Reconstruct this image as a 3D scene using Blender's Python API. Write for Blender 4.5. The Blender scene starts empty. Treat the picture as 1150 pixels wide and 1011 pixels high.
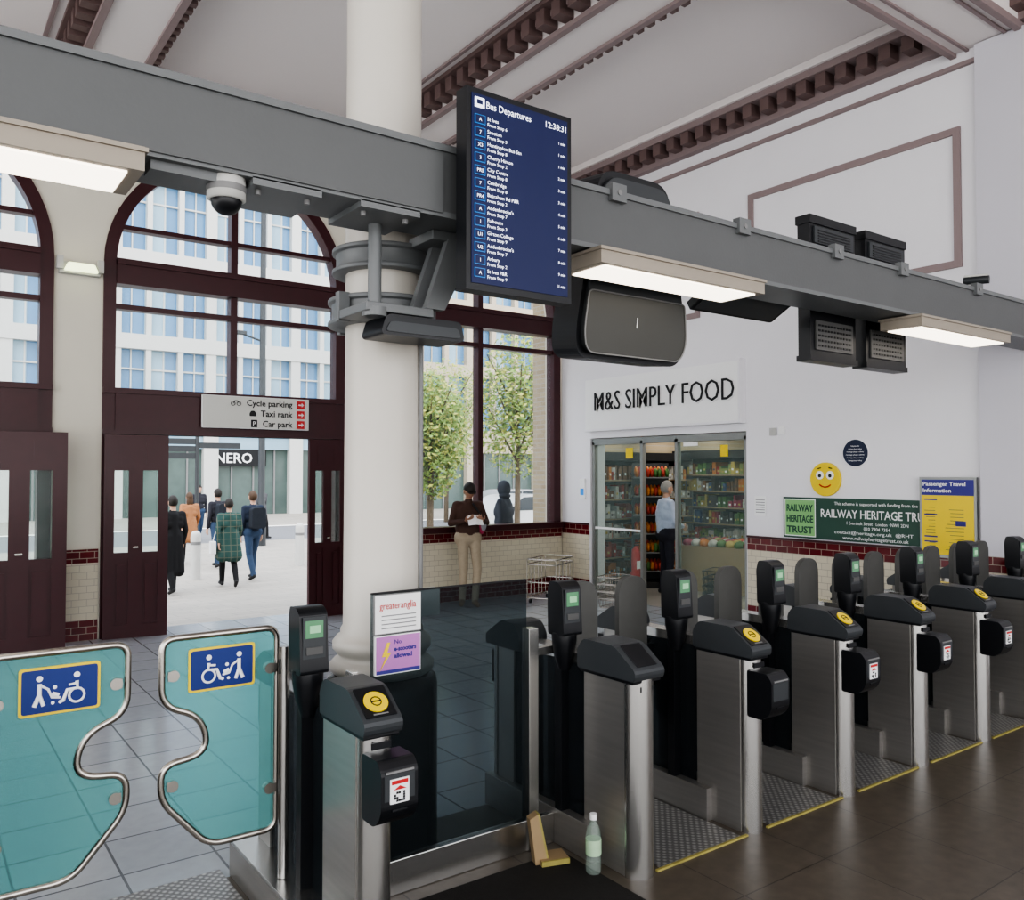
import bpy, math, random
import numpy as np
from mathutils import Vector, Matrix
random.seed(7)
V=Vector
# ------------------------------------------------------------------ materials
MC={}
def mat(name,col,rough=.5,metal=0.,noise=0.,nscale=6,bump=0.,bscale=60,emit=0.,stretch=(1,1,1)):
    if name in MC: return MC[name]
    m=bpy.data.materials.new(name); m.use_nodes=True
    nt=m.node_tree; b=nt.nodes['Principled BSDF']
    c=(col[0],col[1],col[2],1)
    b.inputs['Base Color'].default_value=c
    b.inputs['Roughness'].default_value=rough
    b.inputs['Metallic'].default_value=metal
    if noise or bump:
        tc=nt.nodes.new('ShaderNodeTexCoord'); mp=nt.nodes.new('ShaderNodeMapping')
        mp.inputs['Scale'].default_value=stretch
        nt.links.new(tc.outputs['Object'],mp.inputs['Vector'])
    if noise:
        n=nt.nodes.new('ShaderNodeTexNoise'); n.inputs['Scale'].default_value=nscale; n.inputs['Detail'].default_value=5
        nt.links.new(mp.outputs['Vector'],n.inputs['Vector'])
        mx=nt.nodes.new('ShaderNodeMix'); mx.data_type='RGBA'
        mx.inputs[6].default_value=tuple(x*(1-noise) for x in col)+(1,)
        mx.inputs[7].default_value=tuple(min(1,x*(1+noise)) for x in col)+(1,)
        nt.links.new(n.outputs['Fac'],mx.inputs[0]); nt.links.new(mx.outputs[2],b.inputs['Base Color'])
    if bump:
        n2=nt.nodes.new('ShaderNodeTexNoise'); n2.inputs['Scale'].default_value=bscale
        nt.links.new(mp.outputs['Vector'],n2.inputs['Vector'])
        bp=nt.nodes.new('ShaderNodeBump'); bp.inputs['Strength'].default_value=bump; bp.inputs['Distance'].default_value=.01
        nt.links.new(n2.outputs['Fac'],bp.inputs['Height']); nt.links.new(bp.outputs['Normal'],b.inputs['Normal'])
    if emit:
        b.inputs['Emission Color'].default_value=c; b.inputs['Emission Strength'].default_value=emit
    MC[name]=m; return m
def brick(name,c1,c2,mortar,bw,rh,ms,axes='xy',offset=.5,rough=.35,noise=.0,off=(0,0),bump=.2):
    m=bpy.data.materials.new(name); m.use_nodes=True
    nt=m.node_tree; b=nt.nodes['Principled BSDF']; L=nt.links.new
    tc=nt.nodes.new('ShaderNodeTexCoord'); sp=nt.nodes.new('ShaderNodeSeparateXYZ'); cb=nt.nodes.new('ShaderNodeCombineXYZ')
    L(tc.outputs['Object'],sp.inputs[0])
    idx={'x':0,'y':1,'z':2}
    for k in range(2):
        ad=nt.nodes.new('ShaderNodeMath'); ad.operation='ADD'; ad.inputs[1].default_value=off[k]
        L(sp.outputs[idx[axes[k]]],ad.inputs[0]); L(ad.outputs[0],cb.inputs[k])
    br=nt.nodes.new('ShaderNodeTexBrick'); L(cb.outputs[0],br.inputs['Vector'])
    br.inputs['Scale'].default_value=1; br.inputs['Brick Width'].default_value=bw; br.inputs['Row Height'].default_value=rh
    br.inputs['Mortar Size'].default_value=ms; br.offset=offset; br.inputs['Bias'].default_value=0
    br.inputs['Color1'].default_value=c1+(1,); br.inputs['Color2'].default_value=c2+(1,); br.inputs['Mortar'].default_value=mortar+(1,)
    src=br.outputs['Color']
    if noise:
        n=nt.nodes.new('ShaderNodeTexNoise'); n.inputs['Scale'].default_value=14; n.inputs['Detail'].default_value=8
        L(tc.outputs['Object'],n.inputs['Vector'])
        rp=nt.nodes.new('ShaderNodeMapRange'); rp.inputs['To Min'].default_value=1-noise; rp.inputs['To Max'].default_value=1+noise
        L(n.outputs['Fac'],rp.inputs['Value'])
        mx=nt.nodes.new('ShaderNodeMix'); mx.data_type='RGBA'; mx.blend_type='MULTIPLY'; mx.inputs[0].default_value=1
        L(src,mx.inputs[6]); L(rp.outputs[0],mx.inputs[7]); src=mx.outputs[2]
    L(src,b.inputs['Base Color']); b.inputs['Roughness'].default_value=rough
    if bump:
        bp=nt.nodes.new('ShaderNodeBump'); bp.inputs['Strength'].default_value=bump; bp.inputs['Distance'].default_value=.004; bp.invert=True
        L(br.outputs['Fac'],bp.inputs['Height']); L(bp.outputs['Normal'],b.inputs['Normal'])
    MC[name]=m; return m
def glass(name,tint,fac,col,rough=.05):
    m=bpy.data.materials.new(name); m.use_nodes=True
    nt=m.node_tree; b=nt.nodes['Principled BSDF']; out=nt.nodes['Material Output']
    b.inputs['Base Color'].default_value=col+(1,); b.inputs['Roughness'].default_value=rough
    t=nt.nodes.new('ShaderNodeBsdfTransparent'); t.inputs[0].default_value=tint+(1,)
    mx=nt.nodes.new('ShaderNodeMixShader'); mx.inputs[0].default_value=fac
    nt.links.new(t.outputs[0],mx.inputs[1]); nt.links.new(b.outputs[0],mx.inputs[2]); nt.links.new(mx.outputs[0],out.inputs[0])
    MC[name]=m; return m
def plate(name):
    m=bpy.data.materials.new(name); m.use_nodes=True
    nt=m.node_tree; b=nt.nodes['Principled BSDF']; L=nt.links.new
    b.inputs['Metallic'].default_value=.6; b.inputs['Roughness'].default_value=.38
    tc=nt.nodes.new('ShaderNodeTexCoord'); mp=nt.nodes.new('ShaderNodeMapping'); mp.inputs['Rotation'].default_value=(0,0,.785)
    L(tc.outputs['Object'],mp.inputs[0])
    v=nt.nodes.new('ShaderNodeTexVoronoi'); v.inputs['Scale'].default_value=34; v.inputs['Randomness'].default_value=0
    L(mp.outputs[0],v.inputs['Vector'])
    r=nt.nodes.new('ShaderNodeValToRGB'); r.color_ramp.elements[0].position=.2; r.color_ramp.elements[1].position=.5
    r.color_ramp.elements[0].color=(.70,.70,.68,1); r.color_ramp.elements[1].color=(.26,.255,.25,1)
    L(v.outputs['Distance'],r.inputs[0]); L(r.outputs[0],b.inputs['Base Color'])
    bp=nt.nodes.new('ShaderNodeBump'); bp.inputs['Distance'].default_value=.004; bp.invert=True
    L(v.outputs['Distance'],bp.inputs['Height']); L(bp.outputs[0],b.inputs['Normal'])
    MC[name]=m; return m

white=mat('wall_white_paint',(.80,.79,.82),.6,noise=.03,nscale=2)
pil_shade=mat('pilaster_painted_shade',(.60,.59,.64),.6,noise=.03,nscale=2)  # wall paint with this section's shade put into the colour, darker lavender
cream=mat('pier_cream_paint',(.66,.63,.54),.55,noise=.05,nscale=2)
ceilm=mat('ceiling_paint',(.78,.735,.725),.7,noise=.02,nscale=1)
mauve=mat('moulding_mauve',(.17,.115,.11),.55,noise=.08)
mauve2=mat('moulding_light_mauve',(.30,.235,.235),.55,noise=.05)
maroon=mat('joinery_maroon',(.055,.012,.016),.3,noise=.15,nscale=8)
beamg=mat('beam_grey_paint',(.115,.12,.122),.45,noise=.06,nscale=3,bump=.05)
beamd=mat('bracket_grey',(.16,.168,.172),.4,noise=.05)
steel=mat('brushed_steel',(.58,.57,.55),.27,.95,noise=.10,nscale=4,stretch=(40,40,1.5))
steeld=mat('cabinet_steel',(.40,.385,.365),.30,.72,noise=.14,nscale=3,stretch=(1,1,14))
chrome=mat('polished_tube',(.50,.47,.43),.25,1.)
black=mat('black_plastic',(.012,.013,.016),.35,noise=.1)
blackm=mat('black_matt',(.02,.02,.022),.6,noise=.1)
dgrey=mat('dark_grey_plastic',(.05,.055,.06),.4,noise=.1)
vent=mat('vent_grey',(.10,.10,.098),.45)
monp=mat('monitor_back_panel',(.075,.075,.07),.35,.3)
mgrey=mat('mid_grey',(.22,.22,.22),.5)
flapm=mat('flap_grey_rubber',(.095,.095,.09),.5,noise=.15,nscale=9)
yellow=mat('yellow_sign',(.80,.60,.03),.4,noise=.03)
yelline=mat('yellow_line',(.36,.31,.10),.6,noise=.3,nscale=15)
blue=mat('sign_blue',(.015,.035,.20),.35,noise=.03)
whites=mat('sign_white',(.85,.85,.85),.4,noise=.02)
redm=mat('sign_red',(.55,.03,.03),.4,noise=.03)
purple=mat('poster_purple',(.50,.20,.50),.4,noise=.05)
green_d=mat('heritage_green',(.03,.085,.06),.4,noise=.05)
lgreen=mat('heritage_light_green',(.25,.50,.20),.4,noise=.05)
plaq=mat('plaque_navy',(.01,.02,.06),.3,noise=.05)
scr=mat('screen_navy',(.004,.009,.06),.45,noise=.03,emit=.35)
scrb=mat('screen_badge',(.02,.16,.42),.3,emit=.6)
scrw=mat('screen_white',(.8,.82,.9),.4,emit=.8)
grn=mat('green_lcd',(.10,.24,.13),.2,emit=.2)
lamp=mat('lamp_diffuser',(1,.90,.76),.4,emit=2.2)
lampw=mat('shop_lamp',(1,.95,.88),.4,emit=8.)
fixm=mat('fixture_body',(.34,.30,.25),.5,noise=.05)
cardb=mat('cardboard',(.36,.26,.15),.7,noise=.1)
ceg=mat('cctv_white',(.5,.5,.48),.4)
tile=brick('floor_tile_light',(.44,.465,.495),(.39,.42,.455),(.16,.17,.18),.42,.42,.006,'xy',0,.17,.10)
dfl=brick('floor_tile_dark',(.115,.097,.076),(.105,.088,.069),(.06,.05,.042),.6,.6,.004,'xy',0,.36,.35)
pav=brick('paving_beige',(.43,.395,.35),(.38,.35,.31),(.28,.26,.24),.6,.3,.008,'xy',.5,.7,.10)
tmar_x=brick('dado_maroon_x',(.16,.012,.018),(.11,.010,.014),(.35,.30,.25),.15,.075,.004,'xz',.5,.12)
tmar_y=brick('dado_maroon_y',(.16,.012,.018),(.11,.010,.014),(.35,.30,.25),.15,.075,.004,'yz',.5,.12)
tcr_x=brick('dado_cream_x',(.62,.57,.45),(.58,.53,.42),(.40,.36,.3),.15,.075,.003,'xz',.5,.15)
tcr_y=brick('dado_cream_y',(.62,.57,.45),(.58,.53,.42),(.40,.36,.3),.15,.075,.003,'yz',.5,.15)
bbrick=brick('yellow_brick',(.45,.37,.25),(.38,.30,.20),(.42,.38,.32),.22,.075,.008,'yz',.5,.8)
plaid=brick('plaid_green',(.03,.08,.07),(.045,.10,.09),(.13,.14,.11),.12,.12,.007,'xz',0,.9,bump=0)
chq=plate('chequer_plate')
wglass=glass('window_glass',(.97,.98,.98),.05,(.6,.7,.75),.02)
sglass=glass('shop_glass',(.90,.95,.93),.10,(.5,.6,.58),.03)
pglass=glass('paddle_glass',(.60,.86,.85),.26,(.30,.60,.60),.12)
dglass=glass('smoked_glass',(.55,.60,.62),.12,(.1,.12,.13),.04)
dglass2=glass('cabinet_glass',(.34,.38,.40),.3,(.07,.08,.09),.05)
bottlem=glass('bottle_plastic',(.85,.9,.88),.22,(.6,.68,.62),.08)
skin=mat('skin_light',(.55,.34,.25),.5,noise=.05); skin2=mat('skin_tan',(.36,.20,.13),.5,noise=.05)
eyew=mat('eye_white',(.8,.8,.8),.3); lip=mat('lips',(.35,.13,.11),.5)

# ------------------------------------------------------------------ mesh builder
def frame(o,x,y):
    x=V(x).normalized(); y=V(y).normalized(); z=x.cross(y)
    M=Matrix.Identity(4)
    for i in range(3):
        M[i][0]=x[i];M[i][1]=y[i];M[i][2]=z[i];M[i][3]=o[i]
    return M
def FX(o): return frame(o,(1,0,0),(0,0,1))
def FW(o): return frame(o,(0,-1,0),(0,0,1))
def roundpoly(pts,r,n=6):
    out=[];N=len(pts)
    for i,p in enumerate(pts):
        rr=r[i] if isinstance(r,(list,tuple)) else r
        p=V(p);a=V(pts[i-1]);b=V(pts[(i+1)%N])
        if rr<=0: out.append(tuple(p)); continue
        s=p+(a-p).normalized()*min(rr,(a-p).length*.49); e=p+(b-p).normalized()*min(rr,(b-p).length*.49)
        for k in range(n+1):
            t=k/n; q=s*(1-t)**2+p*2*t*(1-t)+e*t*t; out.append(tuple(q))
    return out
class MB:
    def __init__(s): s.v=[];s.f=[];s.m=[];s.s=[];s.mats=[]
    def mi(s,m):
        if m not in s.mats: s.mats.append(m)
        return s.mats.index(m)
    def add(s,vs,fs,m,smooth=False,M=None):
        o=len(s.v)
        if M is not None: vs=[M@V(v) for v in vs]
        s.v+= [tuple(v) for v in vs]
        lst=isinstance(m,list)
        for i,f in enumerate(fs):
            s.f.append([o+k for k in f]); s.m.append(s.mi(m[i]) if lst else s.mi(m)); s.s.append(smooth)
    def box(s,x0,x1,y0,y1,z0,z1,m,M=None):
        vs=[(x,y,z) for z in (z0,z1) for y in (y0,y1) for x in (x0,x1)]
        s.add(vs,[(0,2,3,1),(4,5,7,6),(0,1,5,4),(2,6,7,3),(0,4,6,2),(1,3,7,5)],m,False,M)
    def cb(s,c,d,m,M=None): s.box(c[0]-d[0]/2,c[0]+d[0]/2,c[1]-d[1]/2,c[1]+d[1]/2,c[2]-d[2]/2,c[2]+d[2]/2,m,M)
    def prism(s,pts,depth,m,M=None,smooth=False):
        n=len(pts); vs=[(p[0],p[1],0) for p in pts]+[(p[0],p[1],depth) for p in pts]
        s.add(vs,[list(range(n))[::-1],list(range(n,2*n))],m,False,M)
        s.add(vs,[(i,(i+1)%n,n+(i+1)%n,n+i) for i in range(n)],m,smooth,M)
    def cyl(s,p0,p1,r0,m,r1=None,n=20,M=None,caps=True):
        r1=r0 if r1 is None else r1; p0=V(p0);p1=V(p1);t=(p1-p0).normalized()
        a=t.orthogonal().normalized(); b=t.cross(a)
        vs=[p0+(a*math.cos(2*math.pi*i/n)+b*math.sin(2*math.pi*i/n))*r0 for i in range(n)]+[p1+(a*math.cos(2*math.pi*i/n)+b*math.sin(2*math.pi*i/n))*r1 for i in range(n)]
        s.add(vs,[(i,(i+1)%n,n+(i+1)%n,n+i) for i in range(n)],m,True,M)
        if caps: s.add(vs,[list(range(n))[::-1],list(range(n,2*n))],m,False,M)
    def lathe(s,prof,c,m,n=40,M=None):
        vs=[];k=len(prof)
        for r,z in prof:
            for i in range(n):
                a=2*math.pi*i/n; vs.append((c[0]+r*math.cos(a),c[1]+r*math.sin(a),c[2]+z))
        fs=[(j*n+i,j*n+(i+1)%n,(j+1)*n+(i+1)%n,(j+1)*n+i) for j in range(k-1) for i in range(n)]
        s.add(vs,fs,m,True,M)
        s.add(vs,[list(range(n))[::-1],[(k-1)*n+i for i in range(n)]],m,False,M)
    def sphere(s,c,sc,m,M=None,nu=16,nv=10,fn=None,keep=None):
        vs=[]
        if not isinstance(sc,(tuple,list)): sc=(sc,)*3
        for j in range(nv+1):
            th=math.pi*j/nv
            for i in range(nu):
                ph=2*math.pi*i/nu
                p=V((math.sin(th)*math.cos(ph),math.sin(th)*math.sin(ph),math.cos(th)))
                if fn: q=fn(p)
                else: q=V((p.x*sc[0],p.y*sc[1],p.z*sc[2]))
                vs.append(V(c)+q)
        fs=[]
        for j in range(nv):
            for i in range(nu):
                f=(j*nu+i,(j+1)*nu+i,(j+1)*nu+(i+1)%nu,j*nu+(i+1)%nu)
                if keep:
                    th=math.pi*(j+.5)/nv;ph=2*math.pi*(i+.5)/nu
                    if not keep(V((math.sin(th)*math.cos(ph),math.sin(th)*math.sin(ph),math.cos(th)))): continue
                fs.append(f)
        s.add(vs,fs,m,True,M)
    def sweep(s,pts,r,m,nrm,closed=True,n=10,M=None,flat=1.):
        P=[V(p) for p in pts];N=len(P);nrm=V(nrm).normalized();vs=[]
        for i in range(N):
            a=P[i-1] if (closed or i>0) else P[i]; b=P[(i+1)%N] if (closed or i<N-1) else P[i]
            t=(b-a).normalized(); sd=t.cross(nrm).normalized(); up=sd.cross(t)
            for k in range(n):
                an=2*math.pi*k/n; vs.append(P[i]+sd*math.cos(an)*r+up*math.sin(an)*r*flat)
        fs=[(i*n+k,i*n+(k+1)%n,((i+1)%N)*n+(k+1)%n,((i+1)%N)*n+k) for i in range(N if closed else N-1) for k in range(n)]
        s.add(vs,fs,m,True,M)
        if not closed: s.add(vs,[list(range(n))[::-1],[(N-1)*n+k for k in range(n)]],m,False,M)
    def text(s,t,size,m,M,ext=.001,align='LEFT',bold=0.,width=None):
        cu=bpy.data.curves.new('t','FONT'); cu.body=t; cu.size=size; cu.extrude=ext; cu.align_x=align; cu.offset=bold; cu.resolution_u=2
        ob=bpy.data.objects.new('t',cu); bpy.context.scene.collection.objects.link(ob)
        me=ob.to_mesh()
        vs=[v.co.copy() for v in me.vertices]; fs=[list(p.vertices) for p in me.polygons]
        if width and vs:
            xs=[v.x for v in vs];w=max(xs)-min(xs);k=width/max(w,1e-6);x0=min(xs)
            for v in vs: v.x=(v.x-x0)*k
        s.add(vs,fs,m,False,M)
        ob.to_mesh_clear(); bpy.data.objects.remove(ob); bpy.data.curves.remove(cu)
    def make(s,name,loc=(0,0,0),rotz=0,scale=1,bevel=0):
        me=bpy.data.meshes.new(name); me.from_pydata(s.v,[],s.f)
        for m in s.mats: me.materials.append(m)
        me.polygons.foreach_set('material_index',s.m); me.polygons.foreach_set('use_smooth',s.s)
        me.update()
        ob=bpy.data.objects.new(name,me); bpy.context.scene.collection.objects.link(ob)
        ob.location=loc; ob.rotation_euler=(0,0,rotz); ob.scale=(scale,)*3
        if bevel:
            b=ob.modifiers.new('bevel','BEVEL'); b.width=bevel; b.segments=2; b.limit_method='ANGLE'; b.angle_limit=math.radians(50)
        return ob

# ------------------------------------------------------------------ camera
cam=bpy.data.cameras.new('camera'); co=bpy.data.objects.new('camera',cam); bpy.context.scene.collection.objects.link(co)
co.location=(0,0,1.85); co.rotation_euler=(math.radians(91.52),0,math.radians(-36)); cam.sensor_width=36; cam.lens=36*940/1150; cam.clip_end=500
bpy.context.scene.camera=co

# ------------------------------------------------------------------ room shell
GY=10.25; WX=8.43; CZ=6.45
b=MB(); b.box(-7,WX,3.9,GY+.35,-.15,0,tile); b.box(-7,WX,-6,2.76,-.15,0,dfl); b.box(-7,WX,2.76,3.9,-.15,0,dfl); b.make('floor')
b=MB(); b.box(-7,WX+.3,-6,GY+.35,CZ,CZ+.2,ceilm); b.make('ceiling')
def yb(name,x0,x1):
    b=MB(); b.box(x0,x1,-6,GY,6.2,CZ,ceilm)
    for a in (x0-.03,x1-.04): b.box(a,a+.07,-6,GY-.02,6.165,6.215,mauve2)
    b.box(x0-.10,x0,-6,GY-.02,6.34,CZ-.003,mauve2); b.box(x1,x1+.04,-6,GY-.02,6.32,CZ-.003,mauve2)
    b.box(x0-.22,x0-.0,-6,GY-.02,6.40,CZ-.004,mauve)
    b.box(x0-.34,x0-.30,-6,GY-.02,6.42,CZ-.004,mauve2)
    y=-5.9
    while y<GY-.15:
        b.box(x0-.18,x0-.005,y,y+.13,6.24,6.40,mauve); y+=.245
    y=-5.9
    while y<GY-.1:
        b.box(x1+.03,x1+.10,y,y+.075,6.18,6.27,mauve); y+=.15
    return b.make(name)
yb('ceiling_beam',1.45,2.04); yb('ceiling_beam.001',5.18,5.72); yb('ceiling_beam.002',-2.3,-1.7)
b=MB(); b.box(-7,WX,3.45,4.1,6.02,6.44,ceilm)
for a in (3.43,4.06): b.box(-7,WX,a,a+.06,5.98,6.05,mauve2)
b.box(-7,WX,3.56,3.59,6.0,6.02,mauve2); b.box(-7,WX,3.94,3.97,6.0,6.02,mauve2)
b.make('ceiling_beam.003')
b=MB(); b.box(WX-.34,WX,-6,GY,6.36,CZ-.005,ceilm); b.box(WX-.30,WX,-6,GY,6.28,6.37,mauve2); b.box(WX-.10,WX,-6,GY,6.06,6.28,mauve2); b.box(WX-.05,WX,-6,GY,5.86,5.90,mauve2)
y=-5.9
while y<GY-.1:
    if not(3.35<y<4.1): b.box(WX-.27,WX-.05,y,y+.13,6.13,6.28,mauve)
    y+=.25
b.make('trim_1')
b=MB(); b.box(-7,WX-.35,GY-.12,GY,6.2,6.42,mauve2); b.box(-7,WX-.35,GY-.05,GY,5.95,6.0,mauve2); b.make('trim_2')
def pframe(b,y0,y1,z0,z1,w=.055):
    for a in ((y0,y1,z0,z0+w),(y0,y1,z1-w,z1),(y0,y0+w,z0+w,z1-w),(y1-w,y1,z0+w,z1-w)):
        b.box(WX-.03,WX+.002,a[0],a[1],a[2],a[3],mauve2)
b=MB(); pframe(b,4.03,6.6,3.88,5.28,.07); pframe(b,7.40,9.9,3.88,5.28,.07); b.make('trim_3')

S0,S1=6.67,9.58; SH=2.36
b=MB()
b.box(WX,WX+.3,-6,S0,0,CZ,white); b.box(WX,WX+.3,S1,GY,0,CZ,white); b.box(WX,WX+.3,S0,S1,SH,CZ,white)
b.make('wall_right')
b=MB(); b.box(WX-.07,WX-.001,3.05,3.86,0,CZ-.44,pil_shade); b.make('wall_pilaster')
b=MB()
for y0,y1 in ((3.865,S0-.02),(S1+.02,GY-.02)):
    b.box(WX-.02,WX-.001,y0,y1,.90,1.05,tmar_y); b.box(WX-.035,WX-.001,y0,y1,1.05,1.075,maroon)
    b.box(WX-.018,WX-.001,y0,y1,.225,.90,tcr_y); b.box(WX-.02,WX-.001,y0,y1,0,.225,tmar_y)
b.box(WX-.09,WX-.071,3.05,3.86,.90,1.05,tmar_y); b.box(WX-.088,WX-.071,3.05,3.86,.225,.90,tcr_y); b.box(WX-.09,WX-.071,3.05,3.86,0,.225,tmar_y)
b.make('baseboard_right')

SPR=4.2
wins=[(-3.7,1.47),(-.2,1.487),(3.24,1.46),(6.87,1.5)]
b=MB(); Y0,Y1=GY,GY+.35
xs=[-7]
for cx,r in wins: xs+= [cx-r,cx+r]
xs.append(WX+.3)
for i in range(0,len(xs),2): b.box(xs[i],xs[i+1],Y0,Y1,0,CZ,cream)
for cx,r in wins:
    n=24
    for k in range(n):
        a0=math.pi*k/n;a1=math.pi*(k+1)/n
        xa,za=cx-r*math.cos(a0),SPR+r*math.sin(a0); xb,zb=cx-r*math.cos(a1),SPR+r*math.sin(a1)
        vs=[(xa,Y0,za),(xb,Y0,zb),(xb,Y0,CZ),(xa,Y0,CZ),(xa,Y1,za),(xb,Y1,zb),(xb,Y1,CZ),(xa,Y1,CZ)]
        b.add(vs,[(0,1,2,3),(7,6,5,4),(0,4,5,1),(3,2,6,7)],cream)
cx,r=wins[3]; b.box(cx-r,cx+r,Y0,Y1,0,1.0,cream)
b.make('wall_far')
b=MB()
def dado(x0,x1):
    b.box(x0,x1,GY-.02,GY-.001,.85,1.0,tmar_x); b.box(x0,x1,GY-.018,GY-.001,.225,.85,tcr_x); b.box(x0,x1,GY-.02,GY-.001,0,.225,tmar_x)
dado(1.30,1.76); dado(4.72,WX-.03)
b.make('baseboard_far')
def window(name,cx,r,z0,door):
    b=MB(); fw=.13; ya,yb_=GY-.03,GY+.16
    b.box(cx-r,cx-r+fw,ya,yb_,z0,SPR,maroon); b.box(cx+r-fw,cx+r,ya,yb_,z0,SPR,maroon)
    n=28
    for k in range(n):
        a0=math.pi*k/n;a1=math.pi*(k+1)/n; vs=[]
        for yy in (ya,yb_):
            for rr in (r-fw,r):
                for a in (a0,a1): vs.append((cx-rr*math.cos(a),yy,SPR+rr*math.sin(a)))
        b.add(vs,[(0,1,3,2),(4,6,7,5),(0,4,5,1),(2,3,7,6)],maroon)
    b.box(cx-r+fw,cx+r-fw,ya-.03,yb_,3.98,4.27,maroon)
    b.box(cx-r+fw,cx+r-fw,ya-.05,yb_,4.20,4.24,maroon)
    b.box(cx-.04,cx+.04,ya+.02,yb_-.02,z0 if not door else 2.5,SPR+r-fw+.02,maroon)
    b.box(cx-r+fw,cx+r-fw,ya+.03,yb_-.03,3.70,3.76,maroon)
    b.box(cx-r+fw,cx+r-fw,ya+.03,yb_-.03,4.62,4.67,maroon)
    if door:
        b.box(cx-r+fw,cx+r-fw,ya-.02,yb_,2.28,2.80,maroon); b.box(cx-r,cx+r,ya-.04,yb_,2.74,2.80,maroon)
        b.box(cx-r,cx+r,ya-.04,yb_,2.28,2.33,maroon)
    else:
        b.box(cx-r,cx+r,ya-.08,yb_,z0-.01,z0+.07,maroon)
    b.box(cx-r+.1,cx+r-.1,GY+.06,GY+.07,2.7 if door else z0+.05,SPR,wglass)
    n=20; vs=[(cx-(r-.1)*math.cos(math.pi*k/n),GY+.065,SPR+(r-.1)*math.sin(math.pi*k/n)) for k in range(n+1)]
    b.add(vs,[list(range(n+1))],wglass)
    return b.make(name)
window('window_1',wins[1][0],wins[1][1],0,True)
window('window_2',wins[2][0],wins[2][1],0,True)
window('window_3',wins[3][0],wins[3][1],1.0,False)
window('window_4',wins[0][0],wins[0][1],0,True)
def leaf(b,p0,p1,h=2.27):
    p0=V((p0[0],p0[1],.0));p1=V((p1[0],p1[1],.0)); w=(p1-p0).length; M=frame(p0,p1-p0,(0,0,1)); t=.05
    def B(x0,x1,z0,z1,m,d0=0,d1=t): b.box(x0,x1,z0,z1,d0,d1,m,M)
    a,c,d,e=w*.16,w*.38,w*.60,w*.84
    for x0,x1 in ((0,a),(c,d),(e,w)): B(x0,x1,0,h,maroon)
    for x0,x1 in ((a,c),(d,e)):
        B(x0,x1,0,.95,maroon,.012,t-.012); B(x0,x1,0,.15,maroon); B(x0,x1,.88,.95,maroon); B(x0,x1,1.87,h,maroon); B(x0,x1,.95,1.87,sglass,.02,.03)
        B(x0+.03,x1-.03,.20,.82,maroon,-.0,.012) ; B(x0+.03,x1-.03,.20,.82,maroon,t-.012,t)
        B(x0+.03,x1-.03,1.95,h-.08,maroon,.0,t+.004)
    B(w*.45,w*.53,1.0,1.02,chrome,t,t+.04)
b=MB(); leaf(b,(-.25,10.02),(.52,10.02)); leaf(b,(.55,10.0),(1.40,9.93)); b.make('door_1')
b=MB(); leaf(b,(1.80,10.20),(2.46,10.12)); b.make('door_2')
b=MB(); leaf(b,(4.16,10.15),(4.68,10.2)); b.make('door_3')
b=MB(); b.box(2.84,4.16,10.13,10.17,2.38,2.77,whites)
sg=mat('direction_sign_board',(.60,.60,.56),.45); b.box(2.845,4.155,10.125,10.13,2.385,2.765,sg)
for i,t in enumerate(('Cycle parking','Taxi rank','Car park')):
    z=2.66-i*.125
    b.text(t,.105,blackm,FX((3.94,10.122,z)),.001,'RIGHT',.0015)
    b.box(4.0,4.10,10.118,10.124,z-.015,z+.085,redm); b.box(4.02,4.075,10.115,10.118,z+.028,z+.042,whites)
    b.prism([(0,0),(.03,.025),(0,.05)],.002,whites,FX((4.06,10.117,z+.01)))
    xi=(3.20,3.40,3.44)[i]
    if i==0:
        for q in (.0,.07): b.sweep([(xi+q+.025*math.cos(a*.63),10.122,z+.02+.025*math.sin(a*.63)) for a in range(10)],.004,blackm,(0,1,0),n=5)
        b.sweep([(xi,10.122,z+.02),(xi+.02,10.122,z+.055),(xi+.055,10.122,z+.055),(xi+.07,10.122,z+.02)],.004,blackm,(0,1,0),False,5)
    elif i==1: b.prism(roundpoly([(0,0),(.08,0),(.08,.035),(.06,.065),(.02,.065),(0,.035)],.01,2),.003,blackm,FX((xi,10.123,z)))
    else: b.box(xi-.02,xi+.055,10.12,10.124,z-.01,z+.08,blackm); b.text('P',.08,whites,FX((xi-.003,10.118,z+.005)),.001)
b.make('direction_sign')
b=MB(); b.box(1.33,1.73,10.15,10.25,4.02,4.14,ceg); b.prism(roundpoly([(0,0),(.34,0),(.30,.09),(.04,.09)],.02),.05,mat('lens_green',(.75,.8,.5),.2,emit=1.6),FX((1.36,10.10,4.03))); b.box(1.30,1.36,10.1,10.16,4.05,4.19,ceg); b.box(1.70,1.76,10.1,10.16,4.05,4.19,ceg)
b.make('emergency_light')

# ------------------------------------------------------------------ shopfront
b=MB(); b.box(WX-.12,WX,S0-.0,S1,2.46,3.26,white); b.box(WX-.122,WX-.118,S0+.03,S1-.03,2.49,3.23,whites)
b.text('M&S SIMPLY FOOD',.40,blackm,FW((WX-.145,9.32,2.755)),.008,bold=-.004,width=2.58)
b.text('M&S SIMPLY FOOD',.40,whites,FW((WX-.130,9.33,2.75)),.006,bold=.010,width=2.60)
b.make('shop_fascia_sign')
alu=mat('door_aluminium',(.30,.31,.30),.4,.6)
b=MB()
for y in (S0+.01,8.50,7.84,S1-.06): b.box(WX+.03,WX+.10,y,y+.05,0,SH-.06,alu)
b.box(WX+.03,WX+.14,S0+.01,S1-.01,SH-.10,SH-.01,alu); b.box(WX+.03,WX+.10,8.55,S1-.05,0,.08,alu); b.box(WX+.03,WX+.10,S0+.05,7.84,0,.08,alu)
b.box(WX+.06,WX+.07,8.55,S1-.05,.08,SH-.1,sglass); b.box(WX+.06,WX+.07,S0+.05,7.84,.08,SH-.1,sglass)
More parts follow.
